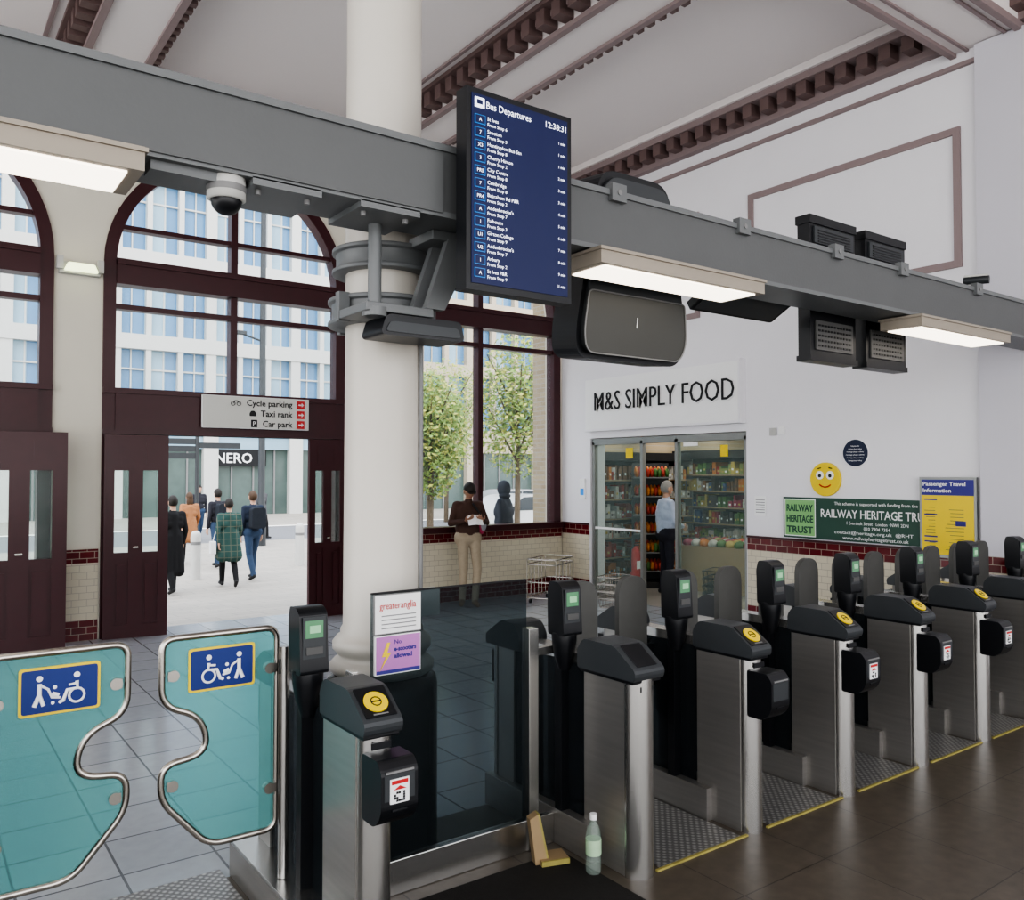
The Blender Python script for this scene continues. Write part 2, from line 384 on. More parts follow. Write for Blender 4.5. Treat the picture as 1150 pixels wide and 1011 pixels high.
b.box(WX+.05,WX+.055,8.72,8.86,2.05,2.2,yellow); b.box(WX+.05,WX+.055,7.0,7.12,2.05,2.2,yellow)
b.box(WX+.05,WX+.055,7.5,7.75,2.2,2.25,whites)
b.box(WX+.04,WX+.055,8.56,S1-.06,1.0,1.03,whites)
b.make('shop_sliding_door')
shopw=mat('shop_wall',(.72,.71,.68),.6,noise=.03); shopf=mat('shop_floor',(.40,.38,.35),.25,noise=.06)
SY=10.6
b=MB(); b.box(WX,13.5,5.0,SY,-.15,-.001,shopf); b.make('floor_shop')
b=MB(); b.box(WX+.3,13.5,5.0,SY,2.75,2.85,shopw); b.make('ceiling_shop')
b=MB(); b.box(13.5,13.6,5.0,SY,0,2.8,shopw); b.make('wall_shop_back')
b=MB(); b.box(WX+.31,13.6,SY,SY+.12,0,3.6,bbrick); b.make('wall_shop_side')
b=MB(); b.box(WX+.3,13.5,4.9,5.0,0,2.8,shopw); b.make('wall_shop_near')
b=MB(); b.box(WX-.02,WX+.30,GY+.37,10.98,0,6.5,bbrick); b.make('wall_outside_brick')
b=MB()
for x in (9.6,11.0,12.4):
    for y in (6.2,8.2,9.9): b.box(x-.12,x+.12,y-.5,y+.5,2.71,2.748,lampw)
b.make('shop_ceiling_lights')
pal=[mat('pack_%d'%i,c,.45,noise=.15,nscale=30) for i,c in enumerate([(.40,.05,.03),(.50,.18,.03),(.08,.18,.05),(.45,.36,.1),(.5,.49,.45),(.18,.09,.04),(.34,.03,.08),(.05,.09,.2),(.24,.30,.09),(.05,.05,.05)])]
def shelf(name,p0,p1,depth,h,levels,pals,sc=1.):
    b=MB(); p0=V((p0[0],p0[1],0));p1=V((p1[0],p1[1],0)); w=(p1-p0).length; M=frame(p0,p1-p0,(0,0,1))
    def B(x0,x1,y0,y1,z0,z1,m): b.box(x0,x1,y0,y1,z0,z1,m,M)
    B(0,w,0,h,-.04,0,dgrey); B(-.03,0,0,h,-.04,depth,mgrey); B(w,w+.03,0,h,-.04,depth,mgrey); B(0,w,h-.06,h+.08,0,depth,blackm); B(0,w,0,.12,0,depth,blackm)
    for l in range(levels):
        z=.12+l*(h-.2)/levels; hh=(h-.2)/levels
        B(0,w,z,z+.02,0,depth,mgrey); B(0,w,z-.003,z+.018,depth,depth+.01,cardb if sc<1 else whites)
        x=.02
        pm=random.choice(pals)
        while x<w-.08:
            ww=random.uniform(.04,.10)*sc
            if random.random()<.4: pm=random.choice(pals)
            ph=random.uniform(.4,.85)*hh; zz=depth-random.uniform(.01,.08)
            if x+ww<w:
                B(x,x+ww-.006,z+.022,z+ph,.05,zz,pm)
                B(x+ww*.2,x+ww*.7,z+ph*.35+.01,z+ph*.35+hh*.15,zz,zz+.002,random.choice((whites,pal[3],pal[9])))
            x+=ww
    return b.make(name)
shelf('grocery_shelves',(11.7,10.55),(11.7,7.2),.45,2.15,7,pal,.85)
shelf('grocery_shelves.001',(9.0,10.53),(11.3,10.53),.40,2.1,6,pal[:2]+pal[4:6],.85)
shelf('grocery_shelves.002',(13.4,9),(13.4,5.3),.5,2.15,6,pal)
b=MB(); b.box(-.3,.3,-.25,.25,0,.1,blackm); b.box(-.3,.3,.2,.25,.1,2.0,dgrey)
for l in range(6):
    z=.25+l*.3; b.box(-.3,.3,-.2,.2,z,z+.02,mgrey)
    for i in range(9):
        x=-.27+i*.06
        b.sphere((x+.03,-.12,z+.09),(.035,.06,.075),random.choice(pal[:2]+pal[2:3]+pal[:2]),nu=8,nv=6)
        b.sphere((x+.03,.05,z+.11),(.035,.06,.09),random.choice(pal[:2]),nu=8,nv=6)
b.make('snack_display_stand',(9.85,9.7,0),-.7)
b=MB(); b.box(-.9,.9,-.4,.4,0,.7,cardb)
for i in range(12):
    for j in range(4): b.sphere((-.82+i*.15,-.3+j*.2,.74),(.08,.1,.07),random.choice(pal),nu=8,nv=6)
b.make('produce_table',(10.5,8.35,0),-1.4)
def baskets(name,loc,n,m):
    b=MB()
    for i in range(n):
        o=i*.10
        for zz,s in ((o+.006,.82),(o+.13,.93),(o+.22,1.)):
            P=roundpoly([(-.24*s,-.16*s),(.24*s,-.16*s),(.24*s,.16*s),(-.24*s,.16*s)],.04,3)
            b.sweep([(p[0],p[1],zz) for p in P],.006,m,(0,0,1),n=5)
        for k in range(9):
            x=-.22+k*.055
            for sy in (-1,1): b.cyl((x*.82,sy*.16*.82,o+.01),(x,sy*.16,o+.22),.003,m,n=4)
        for k in range(6):
            y=-.14+k*.056
            for sx in (-1,1): b.cyl((sx*.24*.82,y*.82,o+.01),(sx*.24,y,o+.22),.003,m,n=4)
        for k in range(7): b.cyl((-.19+k*.063,-.13,o+.01),(-.19+k*.063,.13,o+.01),.003,m,n=4)
    return b.make(name,loc,.4)
baskets('shopping_baskets',(7.95,8.55,.0),3,chrome)
b=MB()
for z in (.08,.3,.55,.62):
    P=roundpoly([(-.35,-.22),(.35,-.22),(.35,.22),(-.35,.22)],.05,3); b.sweep([(p[0],p[1],z) for p in P],.009,chrome,(0,0,1),n=6)
for x in (-.33,-.2,-.07,.07,.2,.33):
    for y in (-.22,.22): b.cyl((x,y,.05),(x,y,.62),.006,chrome,n=6)
for x in (-.3,.3):
    for y in (-.18,.18): b.cyl((x,y-.012,.03),(x,y+.012,.03),.03,black,n=10); b.cyl((x,y,.04),(x,y,.09),.008,chrome,n=6)
b.make('basket_trolley',(7.55,9.45,0),.5)
baskets('shopping_baskets.001',(9.0,7.6,0),4,black)
# fire extinguisher on a floor stand
b=MB(); b.lathe([(.15,0),(.15,.02),(.02,.03),(.018,.22),(.10,.23),(.10,.25)],(0,0,0),mgrey,n=20)
b.lathe([(.075,.25),(.08,.27),(.08,.62),(.06,.68),(.025,.71),(.025,.74)],(0,0,0),redm,n=20)
b.box(-.02,.07,-.012,.012,.74,.76,black); b.box(-.02,.08,-.012,.012,.775,.79,black); b.box(-.05,.05,-.083,-.078,.4,.52,whites)
b.sweep([(-.03,0,.74),(-.09,0,.70),(-.105,0,.55),(-.10,0,.36)],.011,black,(0,1,0),False,6)
b.make('fire_extinguisher',(8.95,9.15,0))

# ------------------------------------------------------------------ wall notices
b=MB(); b.box(WX-.025,WX-.002,4.12,6.12,1.09,1.56,green_d)
b.box(WX-.027,WX-.025,5.69,6.10,1.11,1.54,whites); b.box(WX-.029,WX-.027,5.70,6.09,1.12,1.53,lgreen)
for i,t in enumerate(('RAILWAY','HERITAGE','TRUST')): b.text(t,.11,green_d,FW((WX-.031,6.07,1.40-i*.125)),.001,width=.35,bold=.003)
b.text('This scheme is supported with funding from the',.05,whites,FW((WX-.028,5.45,1.485)),.001,width=.95)
b.text('RAILWAY HERITAGE TRUST',.13,whites,FW((WX-.028,5.62,1.345)),.001,width=1.30,bold=.001)
b.text('1 Eversholt Street · London · NW1 2DN',.05,whites,FW((WX-.028,5.30,1.275)),.001,width=.70)
b.text('020 7904 7354',.05,whites,FW((WX-.028,5.10,1.22)),.001,width=.3)
b.text('contact@heritage.org.uk  @RHT',.05,whites,FW((WX-.028,5.45,1.17)),.001,width=.90)
b.text('www.railwayheritagetrust.co.uk',.055,whites,FW((WX-.028,5.35,1.11)),.001,width=.75)
b.make('heritage_board')
navy=mat('poster_navy_ink',(.05,.045,.26),.5)
b=MB(); b.box(WX-.065,WX-.03,3.90,4.46,1.0,1.80,alu); b.box(WX-.07,WX-.065,3.925,4.435,1.03,1.62,yellow); b.box(WX-.07,WX-.065,3.925,4.435,1.62,1.775,navy)
b.text('Passenger Travel',.055,whites,FW((WX-.072,4.42,1.715)),.001,width=.42,bold=.001); b.text('Information',.055,whites,FW((WX-.072,4.42,1.65)),.001,width=.28,bold=.001)
for i,z in enumerate((1.57,1.42,1.20,1.15)): b.box(WX-.072,WX-.07,4.28,4.41,z,z+.014,navy)
for i in range(14): b.box(WX-.072,WX-.07,4.30,4.30+random.uniform(.06,.11),1.08+i*.032,1.085+i*.032,vent)
for i in range(12): b.box(WX-.072,WX-.07,4.02,4.02+random.uniform(.12,.18),1.08+i*.036,1.085+i*.036,vent)
b.box(WX-.072,WX-.07,4.0,4.10,1.32,1.37,navy)
b.make('travel_poster')
b=MB(); M=FW((WX-.003,5.56,1.77)); b.cyl((0,0,0),(0,0,.03),.19,yellow,n=36,M=M)
for sx in (-1,1):
    b.cyl((sx*.065,.045,.03),(sx*.065,.045,.034),.048,whites,M=M); b.cyl((sx*.065,.04,.034),(sx*.065,.04,.038),.02,blackm,M=M)
b.sweep([(-.07,-.06,.032),(-.04,-.08,.032),(0,-.088,.032),(.04,-.08,.032),(.07,-.06,.032)],.008,redm,(0,0,1),False,M=M)
b.sweep([(-.09,.12,.032),(-.05,.13,.032)],.006,blackm,(0,0,1),False,M=M); b.sweep([(.05,.13,.032),(.09,.12,.032)],.006,blackm,(0,0,1),False,M=M)
b.make('emoji_face_sign')
b=MB(); M=FW((WX-.003,5.19,2.06)); b.cyl((0,0,0),(0,0,.02),.155,whites,n=36,M=M); b.cyl((0,0,.02),(0,0,.024),.147,plaq,n=36,M=M)
for i,w in enumerate((.1,.16,.2,.22,.2,.16)): b.text('Heritage plaque railway',.02,whites,FW((WX-.029,5.19+w/2,2.13-i*.032)),.0005,width=w)
b.make('wall_plaque')
b=MB(); b.box(WX-.025,WX-.001,6.10,6.18,2.30,2.39,whites); b.box(WX-.025,WX-.001,6.22,6.31,2.29,2.38,ceg); b.make('wall_socket')
b=MB(); b.box(WX-.005,WX-.001,6.38,6.55,1.32,1.56,whites)
for i in range(6): b.box(WX-.007,WX-.005,6.40,6.53,1.36+i*.03,1.368+i*.03,mgrey)
b.make('paper_notice')
b=MB(); b.box(WX-.03,WX-.001,9.68,9.80,1.45,1.75,whites); b.box(WX-.033,WX-.03,9.70,9.78,1.5,1.6,scrb); b.make('wall_notice')

# ------------------------------------------------------------------ column
CX,CY=1.94,3.77
dark_pl=mat('plinth_dark',(.035,.03,.03),.25,noise=.1)
colp=mat('column_paint',(.55,.52,.47),.35,noise=.05,nscale=3)
b=MB()
b.lathe([(.275,0),(.275,.80),(.265,.84),(.235,.86)],(CX,CY,0),dark_pl)
b.lathe([(.225,.86),(.255,.88),(.258,.91),(.235,.935),(.215,.95),(.225,.97),(.243,.99),(.243,1.02),(.225,1.045),(.205,1.055),(.205,1.08),(.193,1.10),(.188,2.55),(.186,CZ-.42),(.25,CZ-.3),(.25,CZ)],(CX,CY,0),colp)
b.make('column')
b=MB(); b.cyl((CX+.13,CY-.15,1.15),(CX+.13,CY-.15,2.5),.014,mgrey,n=8); b.box(CX+.09,CX+.21,CY-.205,CY-.15,1.15,1.28,ceg); b.make('column_conduit')
def ring(b,z0,z1,r0,r1,m):
    b.lathe([(r0,z0),(r1,z0),(r1,z0+.02),(r1-.02,z0+.025),(r1-.02,z1-.025),(r1,z1-.02),(r1,z1),(r0,z1)],(CX,CY,0),m,n=40)
b=MB()
ring(b,2.57,2.70,.19,.275,beamd); ring(b,2.83,2.95,.19,.255,beamd)
for a in (.3,1.9,3.5,5.1):
    b.box(-.03,.03,-.02,.02,-.07,.07,beamd,Matrix.Translation((CX+.285*math.cos(a),CY+.285*math.sin(a),2.635)))
b.cyl((CX-.26,CY-.42,2.55),(CX-.26,CY-.42,2.98),.03,beamd,n=16)
b.cyl((CX-.26,CY-.42,2.54),(CX-.26,CY-.42,2.58),.055,beamd,n=16)
b.box(CX-.32,CX+.02,CY-.46,CY-.18,2.56,2.60,beamd)
b.box(CX+.02,CX+.30,CY-.45,CY-.22,2.93,2.975,beamd)
b.prism([(-.04,0),(.06,0),(.24,.34),(.08,.34)],.04,beamd,FX((CX+.02,CY-.28,2.60)))
b.prism([(-.04,0),(.06,0),(.24,.34),(.08,.34)],.04,beamd,FX((CX+.02,CY-.42,2.60)))
b.cyl((CX+.26,CY-.3,2.78),(CX+.26,CY-.3,2.96),.055,dgrey,n=20); b.sphere((CX+.26,CY-.3,2.78),(.055,.055,.04),black)
b.make('column_clamp_bracket',bevel=.004)
b=MB(); P=roundpoly([(-.22,-.04),(.22,-.04),(.20,.055),(-.19,.055)],.03)
b.prism(P,.20,black,frame((CX-.03,CY-.26,2.50),(1,0,0),(0,0,1)))
b.prism([(p[0]*.9,p[1]*.5) for p in P],.015,dgrey,frame((CX-.03,CY-.45,2.495),(1,0,0),(0,0,1)))
b.make('speaker_unit',bevel=.006)

# ------------------------------------------------------------------ overhead gantry beam
b=MB(); BY0,BY1=3.15,3.45
b.box(-5,WX-.002,BY0,BY1,2.99,3.28,beamg); b.box(-5,WX-.002,BY0-.012,BY1+.012,3.27,3.30,beamd); b.box(-5,WX-.002,BY0-.010,BY1+.01,2.975,3.0,beamd)
b.box(-5,1.9,BY0-.02,BY0,2.99,3.25,beamg)
for x in (2.95,3.95,4.9,5.7,6.8): 
    b.box(x-.05,x+.05,BY0-.03,BY0+.02,3.24,3.33,beamd); b.cyl((x,BY0-.035,3.285),(x,BY0-.03,3.285),.015,mgrey,n=8)
for x in (1.2,1.65):
    b.box(x-.14,x+.14,BY0-.01,BY1+.02,2.95,2.98,beamd)
    for q in (-.1,.1): b.cyl((x+q,BY0+.05,2.93),(x+q,BY0+.05,2.955),.012,mgrey,n=8)
b.box(.70,.95,BY0+.02,BY0+.12,2.94,2.98,beamd)
b.make('gantry_beam')
def light(name,x0,x1):
    b=MB()
    b.box(x0,x1,3.05,3.36,2.885,2.97,fixm); b.box(x0-.01,x1+.01,3.04,3.37,2.95,2.965,fixm)
    b.box(x0+.05,x1-.05,3.08,3.33,2.877,2.888,lamp)
    return b.make(name)
light('strip_light',-.70,.655); light('strip_light.001',2.76,4.03); light('strip_light.002',5.78,7.14)
b=MB(); b.lathe([(.07,.0),(.072,-.02),(.072,-.08),(.062,-.085)],(0,0,0),ceg,n=28); b.sphere((0,0,-.085),(.058,.058,.055),black); b.lathe([(.074,-.055),(.074,-.03)],(0,0,0),mgrey,n=28)
b.make('dome_camera',(.985,3.22,2.975))

b=MB(); x0,x1,z0,z1=1.93,2.515,2.635,3.515
b.box(x0,x1,2.99,3.07,z0,z1,black); b.box(x0+.1,x1-.1,3.07,3.149,2.85,3.25,dgrey)
b.box(x0+.025,x1-.025,2.986,2.99,z0+.03,z1-.025,scr)
b.text('Bus Departures',.045,scrw,FX((x0+.10,2.984,z1-.08)),.0004,width=.245)
b.text('12:38:31',.04,scrw,FX((x1-.155,2.984,z1-.08)),.0004,width=.12)
b.box(x0+.04,x0+.09,2.983,2.986,z1-.085,z1-.04,scrw); b.box(x0+.05,x0+.08,2.9825,2.983,z1-.07,z1-.05,scr)
rows=[('A','St Ives','Stop 6','1 min'),('7','Sawston','Stop 5','1 min'),('X3','Huntingdon Bus Stn','Stop 8','1 min'),('3','Cherry Hinton','Stop 2','2 min'),('PR5','City Centre','Stop 8','3 min'),('7','Cambridge','Stop 8','3 min'),('PR4','Babraham Rd P&R','Stop 2','4 min'),('A',"Addenbrooke's",'Stop 7','5 min'),('1','Fulbourn','Stop 3','6 min'),('U1','Girton College','Stop 9','7 min'),('U2',"Addenbrooke's",'Stop 7','8 min'),('1','Arbury','Stop 2','9 min'),('A','St Ives P&R','Stop 9','11 min')]
for i,(n,d,st,t) in enumerate(rows):
    z=z1-.145-i*.0557
    b.box(x0+.04,x0+.095,2.983,2.986,z-.010,z+.030,scrb); b.box(x0+.043,x0+.092,2.982,2.9835,z-.007,z+.027,scr)
    b.text(n,.022,scrw,FX((x0+.0675,2.981,z+.002)),.0003,'CENTER'); b.text(d,.023,scrw,FX((x0+.105,2.984,z+.013)),.0003); b.text('From '+st,.021,scrw,FX((x0+.105,2.984,z-.011)),.0003)
    b.text(t,.019,scrw,FX((x1-.04,2.984,z)),.0003,'RIGHT')
b.make('departure_display')
b=MB(); P=roundpoly([(0,0),(.80,.0),(.87,.14),(.62,1.07),(.08,1.07),(-.03,.14)],[.08,.08,.1,.12,.12,.1])
M=frame((3.06,3.80,2.52),(1,0,0),(0,-.10,1)); b.prism(P,.22,black,M); b.prism([(p[0]*.93+.03,p[1]*.93+.035) for p in P],.05,dgrey,M@Matrix.Translation((0,0,.20)))
P2=roundpoly([(.03,.03),(.78,.03),(.83,.14),(.79,.38),(.02,.38),(.0,.14)],[.06,.06,.08,.03,.03,.08]); b.prism(P2,.01,monp,M@Matrix.Translation((0,0,.249)))
b.sweep([(p[0],p[1],.262) for p in P2],.005,mgrey,(0,0,1),True,6,M)
b.box(.40,.405,.20,.26,.258,.262,whites,M)
b.box(3.25,3.6,3.46,3.6,3.05,3.25,beamd)
b.make('station_monitor')
b=MB(); M=frame((4.10,3.72,2.95),(1,0,0),(0,-.9,.5)); b.prism(roundpoly([(0,0),(.85,0),(.85,.22),(0,.22)],.02,3),.05,black,M); b.box(.03,.82,.02,.2,.048,.053,dgrey,M); b.box(4.4,4.55,3.47,3.55,3.0,3.18,beamd)
b.make('station_monitor.001')
def disp(name,x):
    b=MB(); b.box(x,x+.56,3.52,3.62,2.66,3.66,black); b.box(x+.2,x+.36,3.465,3.52,3.05,3.25,beamd)
    b.box(x+.05,x+.51,3.508,3.52,2.72,2.93,vent); b.box(x-.01,x+.57,3.51,3.63,3.62,3.68,black); b.box(x-.01,x+.57,3.51,3.63,2.64,2.68,black)
    for i in range(11):
        for j in range(5): b.cb((x+.09+i*.038,3.506,2.75+j*.036),(.022,.004,.014),black)
    b.box(x+.04,x+.52,3.505,3.52,3.48,3.60,dgrey)
    for i in range(5): b.box(x+.08,x+.48,3.501,3.506,3.49+i*.02,3.498+i*.02,black)
    b.box(x+.4,x+.5,3.48,3.51,3.38,3.46,mgrey)
    return b.make(name)
disp('platform_display',5.16); disp('platform_display.001',5.86)
b=MB(); b.box(-.03,.03,-.03,.03,0,.06,ceg); b.cyl((-.02,-.12,.09),(.02,.06,.10),.032,dgrey,n=14); b.box(-.035,.035,-.11,.06,.12,.135,ceg); b.make('security_camera',(6.95,3.25,3.3),.5)

# ------------------------------------------------------------------ ticket gates
FYZ=lambda o: frame(o,(0,1,0),(0,0,1))
def gate(name,x,reader=True,disc=True,label=False,fl=True,fr=True,post=True,plinth=False,hw=.078):
    b=MB()
    b.box(-.11,.11,.26,1.16,0,.17,steeld)
    if plinth: b.box(-.18,.11,.26,1.16,0,.16,steeld); b.box(-.185,.115,.255,1.165,.155,.172,steel)
    b.box(-.070,.070,.07,.36,0,.93,steeld)
    n=16; r=.066 if hw<.09 else .078
    P=[(r*math.cos(math.pi+math.pi*i/n),r*math.sin(math.pi+math.pi*i/n)) for i in range(n+1)]
    b.prism([(p[0],p[1]+.07) for p in P],.93,steel,None,True)
    b.prism(roundpoly([(-.01,.90),(-.025,.945),(.12,1.045),(.34,1.045),(.38,.99),(.38,.90)],[.01,.03,.03,.03,.02,.01],3),hw*2,dgrey,FYZ((-hw,0,0)))
    b.prism(roundpoly([(0,.885),(0,.905),(.37,.905),(.37,.885)],.005,1),hw*2-.012,black,FYZ((-hw+.006,0,0)))
    t=V((0,.145,.10)).normalized(); M=frame(V((0,.052,.999)),(1,0,0),t)
    b.box(-.062,.062,-.065,.075,-.002,.004,black,M)
    if disc:
        b.cyl((0,0,.003),(0,0,.010),.047,yellow,n=28,M=M)
        b.sweep([(.02*math.cos(a*.5),.02*math.sin(a*.5),.0105) for a in range(13)],.0025,blackm,(0,0,1),n=5,M=M)
        b.box(-.02,.02,-.003,.003,.010,.0115,blackm,M)
        b.box(-.03,.03,-.058,-.052,.003,.006,mgrey,M)
    b.box(-.04,.04,.0,.006,.845,.87,black)
    if reader:
        b.prism(roundpoly([(-.10,.63),(-.12,.67),(-.12,.80),(-.09,.835),(.03,.835),(.03,.60),(-.06,.60)],.012,2),.146,black,FYZ((-.063,0,0)))
        b.box(-.05,.070,-.122,-.117,.70,.79,dgrey); b.box(-.045,.065,-.126,-.12,.795,.803,mgrey)
        b.box(-.02,.04,-.122,-.118,.66,.668,black)
        if label:
            b.box(-.03,.045,-.126,-.121,.69,.775,whites); b.box(-.025,.04,-.128,-.125,.757,.770,redm)
            for i in range(5):
                for j in range(4):
                    if random.random()<.6: b.cb((-.012+i*.009,-.127,.70+j*.009),(.008,.002,.008),blackm)
            b.prism([(0,0),(.025,.013),(.05,0)],.002,redm,FX((-.017,-.126,.738)))
    b.box(-.070,.070,.94,1.09,0,.93,steeld)
    b.prism([(p[0],-p[1]+1.09) for p in P][::-1],.93,steeld,None,True)
    b.prism(roundpoly([(.86,.89),(.86,.97),(.90,1.03),(1.02,1.04),(1.18,.94),(1.17,.89)],[.01,.02,.03,.03,.03,.01],3),hw*2,dgrey,FYZ((-hw,0,0)))
    b.box(-.035,.035,1.15,1.20,.66,.84,black)
    b.box(-.05,.05,.36,.95,.90,.95,steel)
    for sx in (-1,1): b.box(sx*.055-.004,sx*.055+.004,.38,.94,.17,.90,dglass2)
    b.box(-.055,.055,.66,.70,.17,.90,steel)
    b.box(-.045,.045,.74,.93,.17,.88,blackm)
    if post:
        px=-.078; b.box(px-.03,px+.02,.49,.54,.14,.95,black)
        b.lathe([(.028,.86),(.05,.93),(.062,1.0),(.064,1.05),(.05,1.06)],(px,.50,0),black,n=20)
        b.prism(roundpoly([(.43,1.04),(.445,1.28),(.48,1.305),(.545,1.305),(.56,1.25),(.555,1.04)],.015,3),.12,black,FYZ((px-.06,0,0)))
        b.box(px-.038,px+.038,.433,.440,1.185,1.255,grn); b.box(px-.048,px+.048,.434,.441,1.10,1.27,dgrey)
        b.box(px-.02,px+.025,.430,.434,1.205,1.235,mat('lcd_text',(.25,.45,.28),.3,emit=.3))
        b.box(px-.035,px+.035,.428,.434,1.12,1.15,vent)
    def flap(x0,x1):
        w=x1-x0; P=roundpoly([(0,0),(w,0),(w,.84),(0,.84)],[w*.5]*4,8)
        b.prism(P,.035,flapm,FX((x0,.735,.42)),True)
        P=roundpoly([(.012,.0),(w-.012,0),(w-.012,.42),(.012,.42)],[w*.45]*4,8)
        b.prism(P,.016,black,FX((x0,.70,.40)),True)
        if x0>0: b.box(.05,x0+.03,.705,.73,.62,.86,black)
        else: b.box(x1-.03,-.05,.705,.73,.62,.86,black)
    if fr: flap(.105,.325)
    if fl: flap(-.325,-.105)
    return b.make(name,(x,2.76,0),bevel=.003)
gate('ticket_gate',.09,fl=False,fr=False)
gate('ticket_gate.001',1.42,label=True,fl=False,fr=False,plinth=True)
gate('ticket_gate.002',2.77,reader=False,disc=False,fl=False,hw=.095)
for i,x in enumerate((3.58,4.42,5.24,6.07,6.90,7.73)): gate('ticket_gate.%03d'%(i+3),x,label=(i>0),fr=(x<7.7))
b=MB(); xg=[2.77,3.58,4.42,5.24,6.07,6.90,7.73]
for i in range(6):
    b.box(xg[i]+.12,xg[i+1]-.12,2.79,3.92,0,.008,chq); b.box(xg[i]+.08,xg[i+1]-.08,2.775,2.79,0,.009,yelline)
b.box(.24,1.215,2.80,3.98,0,.008,chq)
b.make('tread_plates')
b=MB(); b.box(7.92,7.96,3.3,3.34,0,1.0,steel); b.box(7.92,WX-.1,3.3,3.34,.96,1.0,steel); b.box(7.96,WX-.1,3.315,3.325,.1,.95,dglass); b.box(7.92,WX-.1,3.3,3.34,.01,.1,steel); b.make('end_barrier')
b=MB(); b.box(1.53,2.62,2.15,3.2,0,.006,mat('rubber_mat',(.022,.020,.018),.85,noise=.25,nscale=30,bump=.3,bscale=200)); b.make('floor_mat')
b=MB(); b.box(1.55,2.52,3.30,3.345,0,.15,steel); b.box(1.655,2.50,3.318,3.330,.15,1.32,dglass); b.box(1.655,2.50,3.316,3.332,1.315,1.323,blackm); b.box(2.49,2.55,3.285,3.345,0,1.08,steel); b.box(1.55,1.58,3.29,3.35,0,1.0,steel); b.box(1.58,1.67,3.31,3.34,.9,.93,steel)
b.box(2.55,2.66,3.30,3.33,.94,.98,steel); b.box(2.55,2.66,3.30,3.33,.0,.15,steel)
b.make('glass_barrier',bevel=.003)
b=MB(); x0=1.665; b.box(x0,x0+.225,3.300,3.316,1.145,1.31,whites); b.box(x0-.004,x0+.229,3.304,3.3165,1.14,1.314,mgrey)
b.text('greateranglia',.045,redm,FX((x0+.02,3.298,1.25)),.0005,width=.18)
for i in range(4): b.box(x0+.03,x0+.20,3.2975,3.3,1.165+i*.018,1.169+i*.018,mgrey)
b.make('notice_poster')
b=MB(); b.box(x0,x0+.225,3.300,3.316,.965,1.135,whites); b.box(x0+.004,x0+.221,3.297,3.301,.97,1.131,purple)
b.text('No',.028,navy,FX((x0+.09,3.296,1.095)),.0005); b.text('e-scooters',.028,navy,FX((x0+.09,3.296,1.065)),.0005,width=.11,bold=.001); b.text('allowed',.028,navy,FX((x0+.09,3.296,1.035)),.0005,width=.09,bold=.001)
b.prism([(0,.0),(.03,.06),(.01,.06),(.035,.12),(.05,.12),(.035,.075),(.055,.075)],.002,yellow,FX((x0+.02,3.296,.985)))
b.box(x0+.005,x0+.22,3.296,3.298,.97,.985,navy)
b.make('purple_notice_poster')
b=MB(); b.lathe([(.03,0),(.036,.01),(.036,.06),(.033,.07),(.036,.08),(.036,.17),(.03,.20),(.015,.23),(.014,.245)],(0,0,0),bottlem,n=20)
b.cyl((0,0,.242),(0,0,.268),.017,whites,n=14); b.lathe([(.0365,.085),(.0368,.09),(.0368,.15),(.0365,.155)],(0,0,0),mat('bottle_label',(.45,.62,.42),.5,noise=.2),n=20)
b.make('water_bottle',(2.60,2.94,.007))
b=MB(); b.prism([(-.04,0),(.02,0),(-.03,.24),(-.07,.22)],.05,cardb,FX((-.02,0,0))); b.prism([(.02,0),(.03,0),(-.02,.24),(-.03,.24)],.05,yelline,FX((-.02,0,0)))
b.box(-.04,.10,-.07,.03,0,.03,cardb); b.box(-.04,.10,-.08,-.07,0,.03,yelline)
b.make('door_wedge',(2.50,3.18,.0),-.3)

